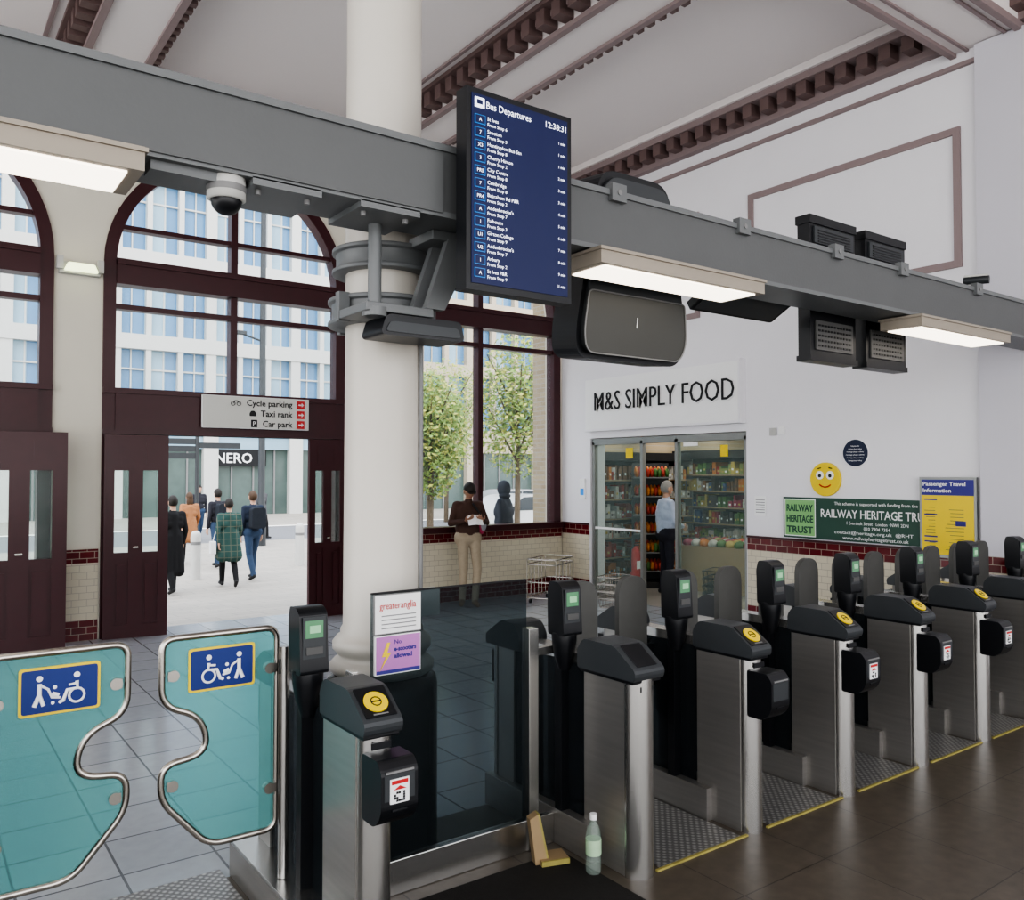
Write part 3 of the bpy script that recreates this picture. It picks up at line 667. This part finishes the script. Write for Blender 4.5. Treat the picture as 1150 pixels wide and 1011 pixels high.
# ------------------------------------------------------------------ wide gate paddles
def paddle(name,hx,sgn,y):
    b=MB(); q_=.945
    out=[(0,.87),(.45,.87),(.45,.60),(.30,.54),(.27,.38),(.45,.36),(.45,.22),(.27,0),(0,0)]
    P=roundpoly([(a,c*q_) for a,c in out],[.05,.05,.07,.10,.09,.06,.06,.06,.05],7)
    P=[(sgn*p[0],p[1]) for p in P]
    if sgn>0: P=P[::-1]
    M=FX((0,0,0))
    b.prism(P,.012,pglass,M@Matrix.Translation((0,0,-.006)))
    b.sweep([(p[0],p[1],0) for p in P],.0135,chrome,(0,0,1),True,10,M)
    for (u,w) in ((.02,.66),(.02,.17),(.40,.68),(.40,.26)):
        b.cyl((sgn*u+sgn*.01,w,-.014),(sgn*u+sgn*.01,w,.016),.022,chrome,n=16,M=M); b.box(min(sgn*u,sgn*(u+(.03 if u>.2 else -.02))),max(sgn*u,sgn*(u+(.03 if u>.2 else -.02))),w-.018,w+.018,-.012,.014,chrome,M)
    cx=sgn*.225; o=-.035
    b.prism(roundpoly([(cx-.13,.64+o),(cx+.13,.64+o),(cx+.13,.81+o),(cx-.13,.81+o)],.012,3),.006,yellow,M@Matrix.Translation((0,0,.008)))
    b.prism(roundpoly([(cx-.121,.649+o),(cx+.121,.649+o),(cx+.121,.801+o),(cx-.121,.801+o)],.010,3),.003,blue,M@Matrix.Translation((0,0,.0125)))
    K=.88; CZ_=.722+o
    def ic(pts,r=.006): b.sweep([(cx+sgn*p[0]*K,CZ_+p[1]*K,.016) for p in pts],r*K,whites,(0,0,1),False,6,M,flat=.2)
    def dot(x,y,r): b.cyl((cx+sgn*x*K,CZ_+y*K,.0155),(cx+sgn*x*K,CZ_+y*K,.017),r*K,whites,n=14,M=M)
    k=.06
    b.sweep([(cx+sgn*(k+.028*math.cos(a*math.pi/9))*K,CZ_+(-.028+.028*math.sin(a*math.pi/9))*K,.016) for a in range(0,18)],.0045,whites,(0,0,1),True,6,M,flat=.2)
    dot(k,.055,.012)
    ic([(k,.03),(k+.003,.0),(k-.035,-.002),(k-.05,-.045),(k-.06,-.045)],.0075)
    ic([(k,.02),(k-.03,.017)],.005)
    k=-.075
    dot(k,.055,.012)
    ic([(k,.035),(k,-.01),(k-.018,-.055)],.009); ic([(k,-.01),(k+.015,-.055)],.008); ic([(k,.03),(k+.03,.01)],.005)
    ic([(k+.03,.012),(k+.045,-.025),(k+.075,-.03)],.005); ic([(k+.045,-.01),(k+.07,-.02)],.009)
    dot(k+.055,.015,.008)
    for q in (.048,.075): dot(k+q,-.047,.007)
    b.cyl((-sgn*.035,-.21,0),(-sgn*.035,.74,0),.022,steel,n=18,M=M)
    for z in (.17,.66): b.box(min(-sgn*.04,sgn*.01),max(-sgn*.04,sgn*.01),z-.03,z+.03,-.012,.012,steel,M)
    return b.make(name,(hx,y,.385))
paddle('accessible_gate_paddle',1.262,-1,3.40)
paddle('accessible_gate_paddle.001',.240,1,3.40)

# ------------------------------------------------------------------ people
def cone_mesh(bones):
    b=MB()
    for p0,p1,r0,r1,l in bones:
        p0=V(p0);p1=V(p1)
        b.sphere(p0,r0,skin,nu=14,nv=8); 
        if (p1-p0).length>1e-4:
            b.sphere(p1,r1,skin,nu=14,nv=8); b.cyl(p0,p1,r0,skin,r1,n=14)
    return b
def remesh(bones,voxel,smooth=3):
    b=cone_mesh(bones); ob=b.make('tmp')
    m=ob.modifiers.new('r','REMESH'); m.mode='VOXEL'; m.voxel_size=voxel
    if smooth:
        s=ob.modifiers.new('s','SMOOTH'); s.factor=.5; s.iterations=smooth
    dg=bpy.context.evaluated_depsgraph_get(); dg.update()
    me=bpy.data.meshes.new_from_object(ob.evaluated_get(dg))
    vs=np.array([v.co[:] for v in me.vertices]); fs=[list(p.vertices) for p in me.polygons]
    old=ob.data; bpy.data.objects.remove(ob); bpy.data.meshes.remove(me); bpy.data.meshes.remove(old)
    cen=np.array([vs[f].mean(0) for f in fs]); best=np.full(len(fs),1e9); lab=np.zeros(len(fs),int)
    for p0,p1,r0,r1,l in bones:
        p0=np.array(p0);d=np.array(p1)-p0; L=max((d@d),1e-9); t=np.clip(((cen-p0)@d)/L,0,1)
        dist=np.linalg.norm(cen-p0-t[:,None]*d,axis=1)-(r0+(r1-r0)*t)
        k=dist<best; best[k]=dist[k]; lab[k]=l
    return [V(v) for v in vs],fs,lab
def hand_bones(w,d,n,s,curl=.35,L=0):
    w=V(w);d=V(d).normalized();n=V(n);n=(n-d*n.dot(d)).normalized();s0=V(s);s=d.cross(n); s=s if s.dot(s0)>0 else -s
    B=[(w-d*.02,w+d*.01,.024,.023,L)]
    lens=[.072,.080,.074,.058]
    for i in range(4):
        kn=w+d*.088+s*(.030-.020*i)-d*(.004*abs(i-1))
        B.append((w+s*(.012-.008*i),kn,.015,.011,L))
        ang=curl*.5;p=kn
        for j,fr in enumerate((.45,.32,.23)):
            q=p+(d*math.cos(ang)+n*math.sin(ang)+s*(.04*(1.5-i)))*lens[i]*fr; B.append((p,q,.0095-.001*j,.0088-.001*j,L)); p=q; ang+=curl
    p=w+d*.025+s*.022; q=p+(d*.55+s*.75+n*.3).normalized()*.04; r=q+(d*.85+s*.25+n*.45).normalized()*.032; t=r+(d*.9+n*.5).normalized()*.025
    B+=[(p,q,.014,.011,L),(q,r,.011,.0095,L),(r,t,.0095,.008,L)]
    return B
def person(name,loc,yaw,H=1.75,top=None,bot=None,shoe=None,sk=None,hair=None,J=None,coat=None,coatw=.14,head_pitch=0,head_yaw=0,hood=False,longhair=False,fat=0.,props=None,handdir=None,curl=.35,cap=None,voxel=.014):
    sk=sk or skin; shoe=shoe or blackm
    j=dict(hipL=(.09,0,.92),kneeL=(.10,-.02,.50),ankL=(.10,.02,.085),toeL=(.12,-.14,.04),
           hipR=(-.09,0,.92),kneeR=(-.10,-.02,.50),ankR=(-.10,.02,.085),toeR=(-.12,-.14,.04),
           shL=(.175,.0,1.41),elL=(.225,.03,1.13),wrL=(.22,-.05,.89),
           shR=(-.175,.0,1.41),elR=(-.225,.03,1.13),wrR=(-.22,-.05,.89),head=(0,-.015,1.625))
    if J: j.update(J)
    S,T,B_,F=0,1,2,3
    f=fat
    bones=[((-.075,0,.94),(.075,0,.94),.108+f,.108+f,B_ if not coat else T),((-.065,0,1.08),(.065,0,1.08),.10+f,.10+f,T),((-.085,.0,1.24),(.085,0,1.24),.105+f,.105+f,T),((-.11,0,1.33),(.11,0,1.33),.092+f*.5,.092+f*.5,T),
      ((-.13,.005,1.405),(.13,.005,1.405),.062,.062,T),((0,.01,1.0),(0,.01,1.38),.11+f,.10+f*.5,T),((0,.005,1.42),(j['head'][0]*.6,j['head'][1]*.6,1.47),.065,.058,T),
      ((0,0,1.42),(j['head'][0],j['head'][1]+.01,1.56),.052,.05,S)]
    for s in 'LR':
        sh,el,wr=V(j['sh'+s]),V(j['el'+s]),V(j['wr'+s])
        bones+=[(sh*.9+V((0,0,.141)),sh,.065,.062,T),(sh,el,.060,.046,T),(el,wr,.047,.034,T),(wr-(wr-el).normalized()*.02,wr+(wr-el).normalized()*.015,.028,.026,S)]
        hp,kn,an,to=V(j['hip'+s]),V(j['knee'+s]),V(j['ank'+s]),V(j['toe'+s])
        bones+=[(hp,kn,.088,.064,B_),(kn,kn+(an-kn)*.35,.062,.060,B_),(kn+(an-kn)*.35,an,.060,.050,B_),(an-V((0,0,.03)),to,.042,.034,F),(an-V((0,0,.045))-(to-an)*.25,an-V((0,0,.02)),.038,.045,F)]
    if coat:
        for x in (-1,0,1):
            for yy in (-1,1):
                bones.append(((x*.07,yy*.02,1.02),(x*(coatw-.04),yy*(coatw-.09),coat),.10+f,.095+f,T))
    vs,fs,lab=remesh(bones,voxel)
    ml=[sk,top,bot,shoe]
    b=MB(); b.add(vs,fs,[ml[l] for l in lab],True)
    for s in 'LR':
        el,wr=V(j['el'+s]),V(j['wr'+s]); d=(wr-el); sg=1 if s=='L' else -1
        n=V((-sg,0,0)); sd=V((0,-1,0))
        if handdir: d,n,sd=handdir[s]
        hb=hand_bones(wr+(wr-el).normalized()*.01,d,n,sd,curl)
        v2,f2,l2=remesh(hb,.0045,1); b.add(v2,f2,sk,True)
    hp=V(j['head']); HM=Matrix.Translation(hp)@Matrix.Rotation(head_yaw,4,'Z')@Matrix.Rotation(head_pitch,4,'X')
    def hf(p):
        x,y,z=p.x*.075,p.y*.094,p.z*.118
        if p.z<0: k=1+.38*p.z*abs(p.z)**.3; x*=k; y=y*(1+.18*p.z)-.010*(-p.z)
        if p.y<-.6 and -.1<p.z<.35: y*=.97
        return V((x,y,z))
    b.sphere((0,0,0),1,sk,HM,24,18,hf)
    b.sphere((0,-.097,-.012),(.012,.016,.012),sk,HM,8,6); b.sphere((0,-.094,.01),(.008,.012,.026),sk,HM,8,6)
    for sx in (-1,1):
        b.sphere((sx*.03,-.078,.018),(.014,.010,.008),eyew,HM,8,6); b.sphere((sx*.03,-.0865,.018),(.006,.003,.006),blackm,HM,8,6)
        b.sphere((sx*.03,-.084,.036),(.018,.006,.004),hair,HM,8,6); b.sphere((sx*.076,.005,.0),(.010,.020,.032),sk,HM,8,8)
    b.sphere((0,-.082,-.052),(.024,.010,.007),lip,HM,10,6)
    def hh(k): 
        def g(p):
            q=hf(p); return V((q.x*k,q.y*k+.004,q.z*k+.004))
        return g
    if hood:
        b.sphere((0,.015,.0),1,top,HM,20,14,lambda p:V((p.x*.105,p.y*.12,p.z*.14)),keep=lambda p: not(p.y<-.72 and -.75<p.z<.6))
        b.sphere((0,.03,-.12),(.12,.10,.06),top,HM,16,10)
        b.sphere((0,0,0),1,hair,HM,20,14,hh(1.07),keep=lambda p:(p.z>.35 or p.y>.15))
    else:
        b.sphere((0,0,0),1,hair,HM,24,18,hh(1.10),keep=lambda p:(p.z>.45 or (p.y>-.05 and p.z>-.45) or (p.y>-.35 and p.z>.2)))
        b.sphere((0,0,0),1,hair,HM,24,18,hh(1.04),keep=lambda p:(p.z>.42 or (p.y>-.08 and p.z>-.5)))
    if longhair:
        b.sphere((0,.05,-.09),(.085,.05,.15),hair,HM,14,10)
    if cap:
        b.sphere((0,0,.035),1,cap,HM,20,12,lambda p:V((p.x*.088,p.y*.108,p.z*.10)),keep=lambda p:p.z>.1)
        b.prism(roundpoly([(-.07,0),(.07,0),(.055,.07),(-.055,.07)],.03,3),.008,cap,HM@frame((0,-.085,.045),(1,0,0),(0,-1,-.15)))
    if props: props(b,j)
    return b.make(name,loc,yaw,H/1.75)
def cm(n,c,r=.85): return mat('cloth_'+n,c,r,noise=.15,nscale=25,bump=.1,bscale=90)
hairb=mat('hair_dark',(.02,.015,.012),.6,noise=.2,nscale=40); hairg=mat('hair_grey',(.30,.29,.28),.6,noise=.2,nscale=40); hairbr=mat('hair_brown',(.08,.045,.025),.6,noise=.2,nscale=40)
def mag(b,j):
    M=Matrix.Translation((0,-.33,1.22))@Matrix.Rotation(-.6,4,'X')
    for sx in (-1,1):
        MM=M@Matrix.Rotation(sx*.18,4,'Z'); b.box(min(0,sx*.11),max(0,sx*.11),-.004,.004,-.08,.08,whites,MM)
        b.box(min(sx*.02,sx*.10),max(sx*.02,sx*.10),.004,.006,.0,.07,pal[7],MM); b.box(min(sx*.02,sx*.10),max(sx*.02,sx*.10),.004,.006,-.07,-.02,redm,MM)
    b.sphere((.19,-.05,1.12),(.06,.07,.13),pal[6]); b.sphere((.20,-.10,1.13),(.045,.045,.09),mat('bag_grey',(.3,.3,.32),.7))
    b.sweep([(.03,-.12,1.44),(.15,-.13,1.28),(.21,-.08,1.18)],.014,blackm,(0,-1,0),False)
RM=dict(elL=(.27,-.04,1.16),wrL=(.13,-.25,1.20),elR=(-.27,-.04,1.16),wrR=(-.13,-.25,1.20),head=(0,-.06,1.61),hipL=(.09,-.03,.92),hipR=(-.09,-.03,.92),kneeL=(.09,-.16,.50),ankL=(.03,-.22,.085),toeL=(.02,-.38,.04),kneeR=(-.09,-.08,.50),ankR=(-.12,-.10,.085),toeR=(-.18,-.25,.04))
person('standing_man_reading',(6.44,9.92,0),-.25,1.72,cm('brown_jacket',(.07,.035,.026)),cm('khaki',(.36,.30,.22)),cm('shoe_tan',(.25,.18,.12)),skin2,hairb,J=RM,head_pitch=.4,cap=hairb,props=mag,curl=.5,
  handdir={'L':((-.5,-.6,.3),(0,.3,1),(0,-1,.3)),'R':((.5,-.6,.3),(0,.3,1),(0,-1,.3))},fat=.024,voxel=.011)
person('shopper_in_pale_blue_shirt',(9.35,8.9,0),1.2,1.72,cm('light_blue_shirt',(.50,.56,.70)),cm('dark_trousers',(.03,.03,.045)),None,skin,hairg,J=dict(elR=(-.24,-.03,1.14),wrR=(-.12,-.22,1.05)),fat=.03,head_pitch=.15)
stride=dict(hipL=(.09,0,.92),kneeL=(.09,-.16,.52),ankL=(.09,-.20,.10),toeL=(.10,-.36,.07),kneeR=(-.09,.03,.50),ankR=(-.09,.26,.16),toeR=(-.10,.14,.045),elL=(.23,.10,1.14),wrL=(.22,.12,.90),elR=(-.23,-.02,1.14),wrR=(-.22,-.18,.93))
stride2=dict(kneeR=(-.09,-.14,.52),ankR=(-.09,-.16,.10),toeR=(-.10,-.31,.05),kneeL=(.09,.04,.50),ankL=(.09,.22,.13),toeL=(.10,.10,.045))
def gz(y): return 0 if y<10.6 else max(-.30,-(y-10.6)*.068)
def P(name,x,y,yaw,**k): return person(name,(x,y,gz(y)),yaw,voxel=.016,**k)
def bagp(b,j):
    b.prism(roundpoly([(-.12,0),(.12,0),(.10,.24),(-.10,.24)],.02,3),.09,whites,frame((.27,.04,.68),(0,1,0),(0,0,1))); b.sweep([(.30,-.02,.92),(.22,-.0,1.2),(.15,.02,1.45)],.01,whites,(0,1,0),False,6)
def pack(b,j):
    b.prism(roundpoly([(-.15,0),(.15,0),(.14,.40),(-.14,.40)],.06,4),.14,cm('backpack',(.02,.025,.035)),frame((0,.26,1.02),(1,0,0),(0,0,1)))
pi=math.pi
P('pedestrian_in_black_coat',3.86,15.5,pi+.2,H=1.74,top=cm('black_coat',(.012,.012,.014)),bot=cm('black_t',(.012,.012,.014)),hair=hairb,J=stride2,coat=.40,hood=False)
P('pedestrian_in_plaid_coat',4.94,15.8,pi-.1,H=1.66,top=plaid,bot=cm('black_t',(.012,.012,.014)),hair=hairb,J=stride,coat=.62,coatw=.17,longhair=False,props=bagp,fat=.02)
P('pedestrian_in_navy_jacket',5.66,16.6,pi+.15,H=1.78,top=cm('navy_jacket',(.02,.03,.055)),bot=cm('jeans',(.04,.07,.13)),hair=hairbr,J=stride2,props=pack,fat=.01)
P('pedestrian_in_tan_coat',5.45,20.4,pi,H=1.68,top=cm('tan_coat',(.36,.17,.08)),bot=cm('black_t',(.012,.012,.014)),hair=hairbr,J=stride,coat=.6,longhair=True)
P('pedestrian_with_backpack',5.75,19.2,pi+.3,H=1.78,top=cm('dark_jacket',(.03,.03,.04)),bot=cm('jeans',(.04,.07,.13)),hair=hairb,J=stride2,props=pack)
P('pedestrian_in_grey_coat',9.3,26.5,.3,H=1.75,top=cm('grey_coat',(.10,.10,.11)),bot=cm('black_t',(.012,.012,.014)),hair=hairb,J=stride,coat=.7)
P('pedestrian_in_dark_jacket',7.5,27,.1,H=1.75,top=cm('dark_jacket',(.03,.03,.04)),bot=cm('jeans',(.04,.07,.13)),hair=hairb,J=stride2)
P('hooded_pedestrian',8.15,11.45,pi+.6,H=1.76,top=cm('hoodie_navy',(.03,.035,.05)),bot=cm('black_t',(.012,.012,.014)),hair=hairb,hood=True,fat=.045)

# ------------------------------------------------------------------ outside
b=MB()
b.add([(-30,10.6,0),(8.5,10.6,0),(8.5,15,-.3),(-30,15,-.3)],[(0,1,2,3)],pav)
b.add([(8.5,10.7,-.01),(60,10.7,-.01),(60,15,-.3),(8.5,15,-.3)],[(0,1,2,3)],pav)
b.add([(-40,15,-.3),(70,15,-.3),(70,26,-.3),(-40,26,-.3)],[(0,1,2,3)],pav)
asph=mat('asphalt',(.22,.22,.23),.85,noise=.12,nscale=20)
b.add([(-40,26,-.32),(70,26,-.32),(70,33,-.32),(-40,33,-.32)],[(0,1,2,3)],asph)
b.add([(-40,33,-.3),(70,33,-.3),(70,60,-.3),(-40,60,-.3)],[(0,1,2,3)],pav)
b.make('ground_outside')
conc=mat('building_stone_white',(.56,.56,.54),.7,noise=.04); stone=mat('building_stone_tan',(.50,.43,.34),.8,noise=.08,nscale=1)
bg=mat('building_glass_blue',(.13,.27,.45),.12,noise=.25,nscale=.35); bgl=mat('building_glass_pale',(.30,.44,.54),.12,noise=.2,nscale=.5); shopd=mat('cafe_front_dark',(.10,.14,.13),.2,noise=.4,nscale=1)
def building(x0,x1,y,floors,fh,bay,wallm,glassm,z0=4.2,wn=.24,ww=.5):
    b=MB(); zt=z0+floors*fh
    def C(a,c,*r):
        if a<x1-.05: b.box(max(a,x0),min(c,x1),*r)
    b.box(x0,x1,y+.5,y+12,-.3,zt,wallm); b.box(x0,x1,y+.42,y+.5,z0,zt-.4,glassm)
    for i in range(floors+1): b.box(x0,x1,y,y+.5,z0+i*fh-.55,z0+i*fh+.15,wallm)
    for i in range(floors): b.box(x0,x1,y+.3,y+.42,z0+i*fh+fh*.62,z0+i*fh+fh*.62+.08,wallm)
    n=int((x1-x0)/bay)
    for k in range(n+1):
        x=x0+k*bay; w=wn if k%3 else ww
        C(x-w/2,x+w/2,y+.05,y+.5,z0,zt,wallm)
        if k%2==0: C(x-.15,x+bay*.55,y+.36,y+.43,z0,zt-.4,bgl)
        C(x+bay*.5-.03,x+bay*.5+.03,y+.34,y+.43,z0,zt-.4,wallm)
    for k in range(n//3+1): 
        x=x0+k*bay*3; C(x-.35,x+.35,y-.1,y+.5,-.3,z0,wallm)
        for q in (1.1,2.2,3.3): C(x+q-.04,x+q+.04,y+.22,y+.3,-.3,3.2,mgrey)
    b.box(x0,x1,y+.3,y+.49,-.3,3.2,shopd); b.box(x0,x1,y+.1,y+.5,3.0,z0-.4,bgl if wallm is conc else stone)
    return b,zt
b,zt=building(-40,21,42,3,4.0,1.45,conc,bg)
b.box(-40,21,44,50,zt,zt+3.6,bgl); b.box(-40,21,43.2,50.5,zt+3.4,zt+4.0,conc)
for k in range(23): b.box(-40+k*2.6,-39.9+k*2.6,43.9,44,zt,zt+3.5,conc)
b.box(11.9,15.0,42.05,42.29,2.15,3.0,black); b.text('NERO',.7,whites,FX((12.4,42.03,2.32)),.01,bold=.01)
b.make('office_building')
b,zt=building(22.4,60,42,5,3.9,1.7,stone,bg,wn=.3,ww=.55); b.make('stone_building')
def tree(name,x,y,h,r,seed,lm,n=5200):
    random.seed(seed); b=MB(); bark=mat('bark',(.12,.09,.06),.9,noise=.3,nscale=10)
    b.cyl((0,0,0),(0.05,0,h*.5),.10,bark,.07,n=10)
    for i in range(11):
        a=i*2.4; z0=h*(.35+.03*i); p=V((.04,0,z0)); q=V((math.cos(a)*r*.7,math.sin(a)*r*.7,z0+h*.28)); b.cyl(p,q,.04,bark,.012,n=6)
    vs=[];fs=[];ms=[]
    for i in range(n):
        u=V((random.gauss(0,1),random.gauss(0,1),random.gauss(0,1))).normalized()*random.random()**.45
        c=V((u.x*r,u.y*r,h*.66+u.z*h*.36)); a=V((random.gauss(0,1),random.gauss(0,1),random.gauss(0,1))).normalized(); t=a.orthogonal().normalized(); s=random.uniform(.05,.095)
        o=len(vs); vs+=[c-a*s,c+t*s*.6,c+a*s,c-t*s*.6]; fs.append((o,o+1,o+2,o+3)); ms.append(lm[random.random()<.35])
    b.add(vs,fs,ms); return b.make(name,(x,y,-.3))
lm=[mat('leaf_green',(.22,.32,.08),.7,noise=.2),mat('leaf_yellow',(.42,.42,.11),.7,noise=.2)]
tree('street_tree',10.9,18.6,4.7,1.0,3,lm); tree('street_tree.001',15.3,20.8,6.4,1.35,5,lm); tree('street_tree.002',19,31,7,2.0,8,lm)
random.seed(11)
b=MB(); b.lathe([(.14,0),(.14,.9),(.10,1.0),(.09,5),(.07,12)],(0,0,0),dgrey,n=14); b.cyl((0,0,11.8),(1.4,0,12.1),.04,dgrey,n=8); b.box(1.2,1.9,-.12,.12,12.05,12.15,dgrey); b.cyl((0,0,6.0),(-.7,0,6.2),.03,dgrey,n=8); b.box(-.9,-.5,-.1,.1,6.15,6.25,dgrey)
b.make('street_lamp',(8.5,24.2,-.3))
b=MB(); b.lathe([(.06,0),(.05,3.2)],(0,0,0),dgrey,n=12)
for i,(z,a) in enumerate(((3.0,0),(2.8,0),(2.6,0),(2.9,1))): b.box(-1.3 if not a else .05,-.05 if not a else 1.2,-.02,.02,z-.08,z+.08,dgrey)
b.make('fingerpost_sign',(6.6,24.0,-.3))
def bollard(name,x,y):
    b=MB(); b.lathe([(.10,-.02),(.10,.85),(.095,.92),(.06,.97),(.01,.98)],(0,0,0),mat('bollard_white',(.55,.55,.53),.5),n=18); b.lathe([(.102,.70),(.102,.76)],(0,0,0),mgrey,n=18); b.make(name,(x,y,gz(y)))
for i,(x,y) in enumerate(((4.75,17.3),(7.4,18.5),(9.2,18.5),(11,15.5),(2.5,20))): bollard('bollard' if i==0 else 'bollard.%03d'%i,x,y)
def car(name,x,y,rz,paint):
    b=MB(); prof=roundpoly([(-2.1,.35),(-2.15,.75),(-1.3,.92),(-.6,1.42),(.8,1.45),(1.6,.98),(2.1,.90),(2.15,.35)],[.1,.15,.3,.3,.4,.3,.2,.1],5)
    b.prism(prof,1.7,paint,frame((0,.85,0),(1,0,0),(0,0,1)))
    wn=mat('car_window',(.03,.04,.05),.08)
    for yy,s in ((.86,.012),(-.85,.012)): 
        b.prism(roundpoly([(-1.1,.95),(-.52,1.36),(.08,1.38),(.08,.95)],.05,3),s,wn,frame((0,yy,0),(1,0,0),(0,0,1))); b.prism(roundpoly([(.14,.95),(.14,1.38),(.72,1.38),(1.35,.95)],.05,3),s,wn,frame((0,yy,0),(1,0,0),(0,0,1)))
    for wx in (-1.3,1.35):
        for yy in (-.8,.8): b.cyl((wx,yy-.1,.32),(wx,yy+.1,.32),.32,blackm,n=24); b.cyl((wx,yy-.11,.32),(wx,yy+.11,.32),.18,mgrey,n=16)
    b.box(-2.17,-2.1,-.7,.7,.6,.7,ceg); b.box(2.1,2.17,-.7,.7,.65,.75,redm)
    b.make(name,(x,y,-.3),rz,bevel=.01)
car('parked_car',16.2,22.0,.1,mat('car_white',(.65,.65,.66),.2)); car('parked_car.001',20.5,28.5,.0,mat('car_silver',(.45,.46,.48),.25,.4)); car('parked_car.002',25.5,31,.0,mat('car_blue',(.08,.12,.25),.25,.2))

# ------------------------------------------------------------------ light
w=bpy.data.worlds.new('world'); bpy.context.scene.world=w; w.use_nodes=True; nt=w.node_tree; bgk=nt.nodes['Background']
tc=nt.nodes.new('ShaderNodeTexCoord'); sp=nt.nodes.new('ShaderNodeSeparateXYZ'); rp=nt.nodes.new('ShaderNodeValToRGB')
nt.links.new(tc.outputs['Generated'],sp.inputs[0]); nt.links.new(sp.outputs[2],rp.inputs[0]); nt.links.new(rp.outputs[0],bgk.inputs[0])
rp.color_ramp.elements[0].color=(.97,.96,.95,1); rp.color_ramp.elements[1].color=(.84,.90,1,1); rp.color_ramp.elements[1].position=.7
bgk.inputs[1].default_value=2.5
s=bpy.data.lights.new('sun','SUN'); s.energy=1.2; s.angle=.6; s.color=(1,.96,.9); so=bpy.data.objects.new('sun',s); bpy.context.scene.collection.objects.link(so)
so.rotation_euler=(math.radians(38),0,math.radians(-30))
sc=bpy.context.scene; sc.view_settings.view_transform='AgX'; sc.view_settings.look='AgX - High Contrast'; sc.view_settings.exposure=0.2
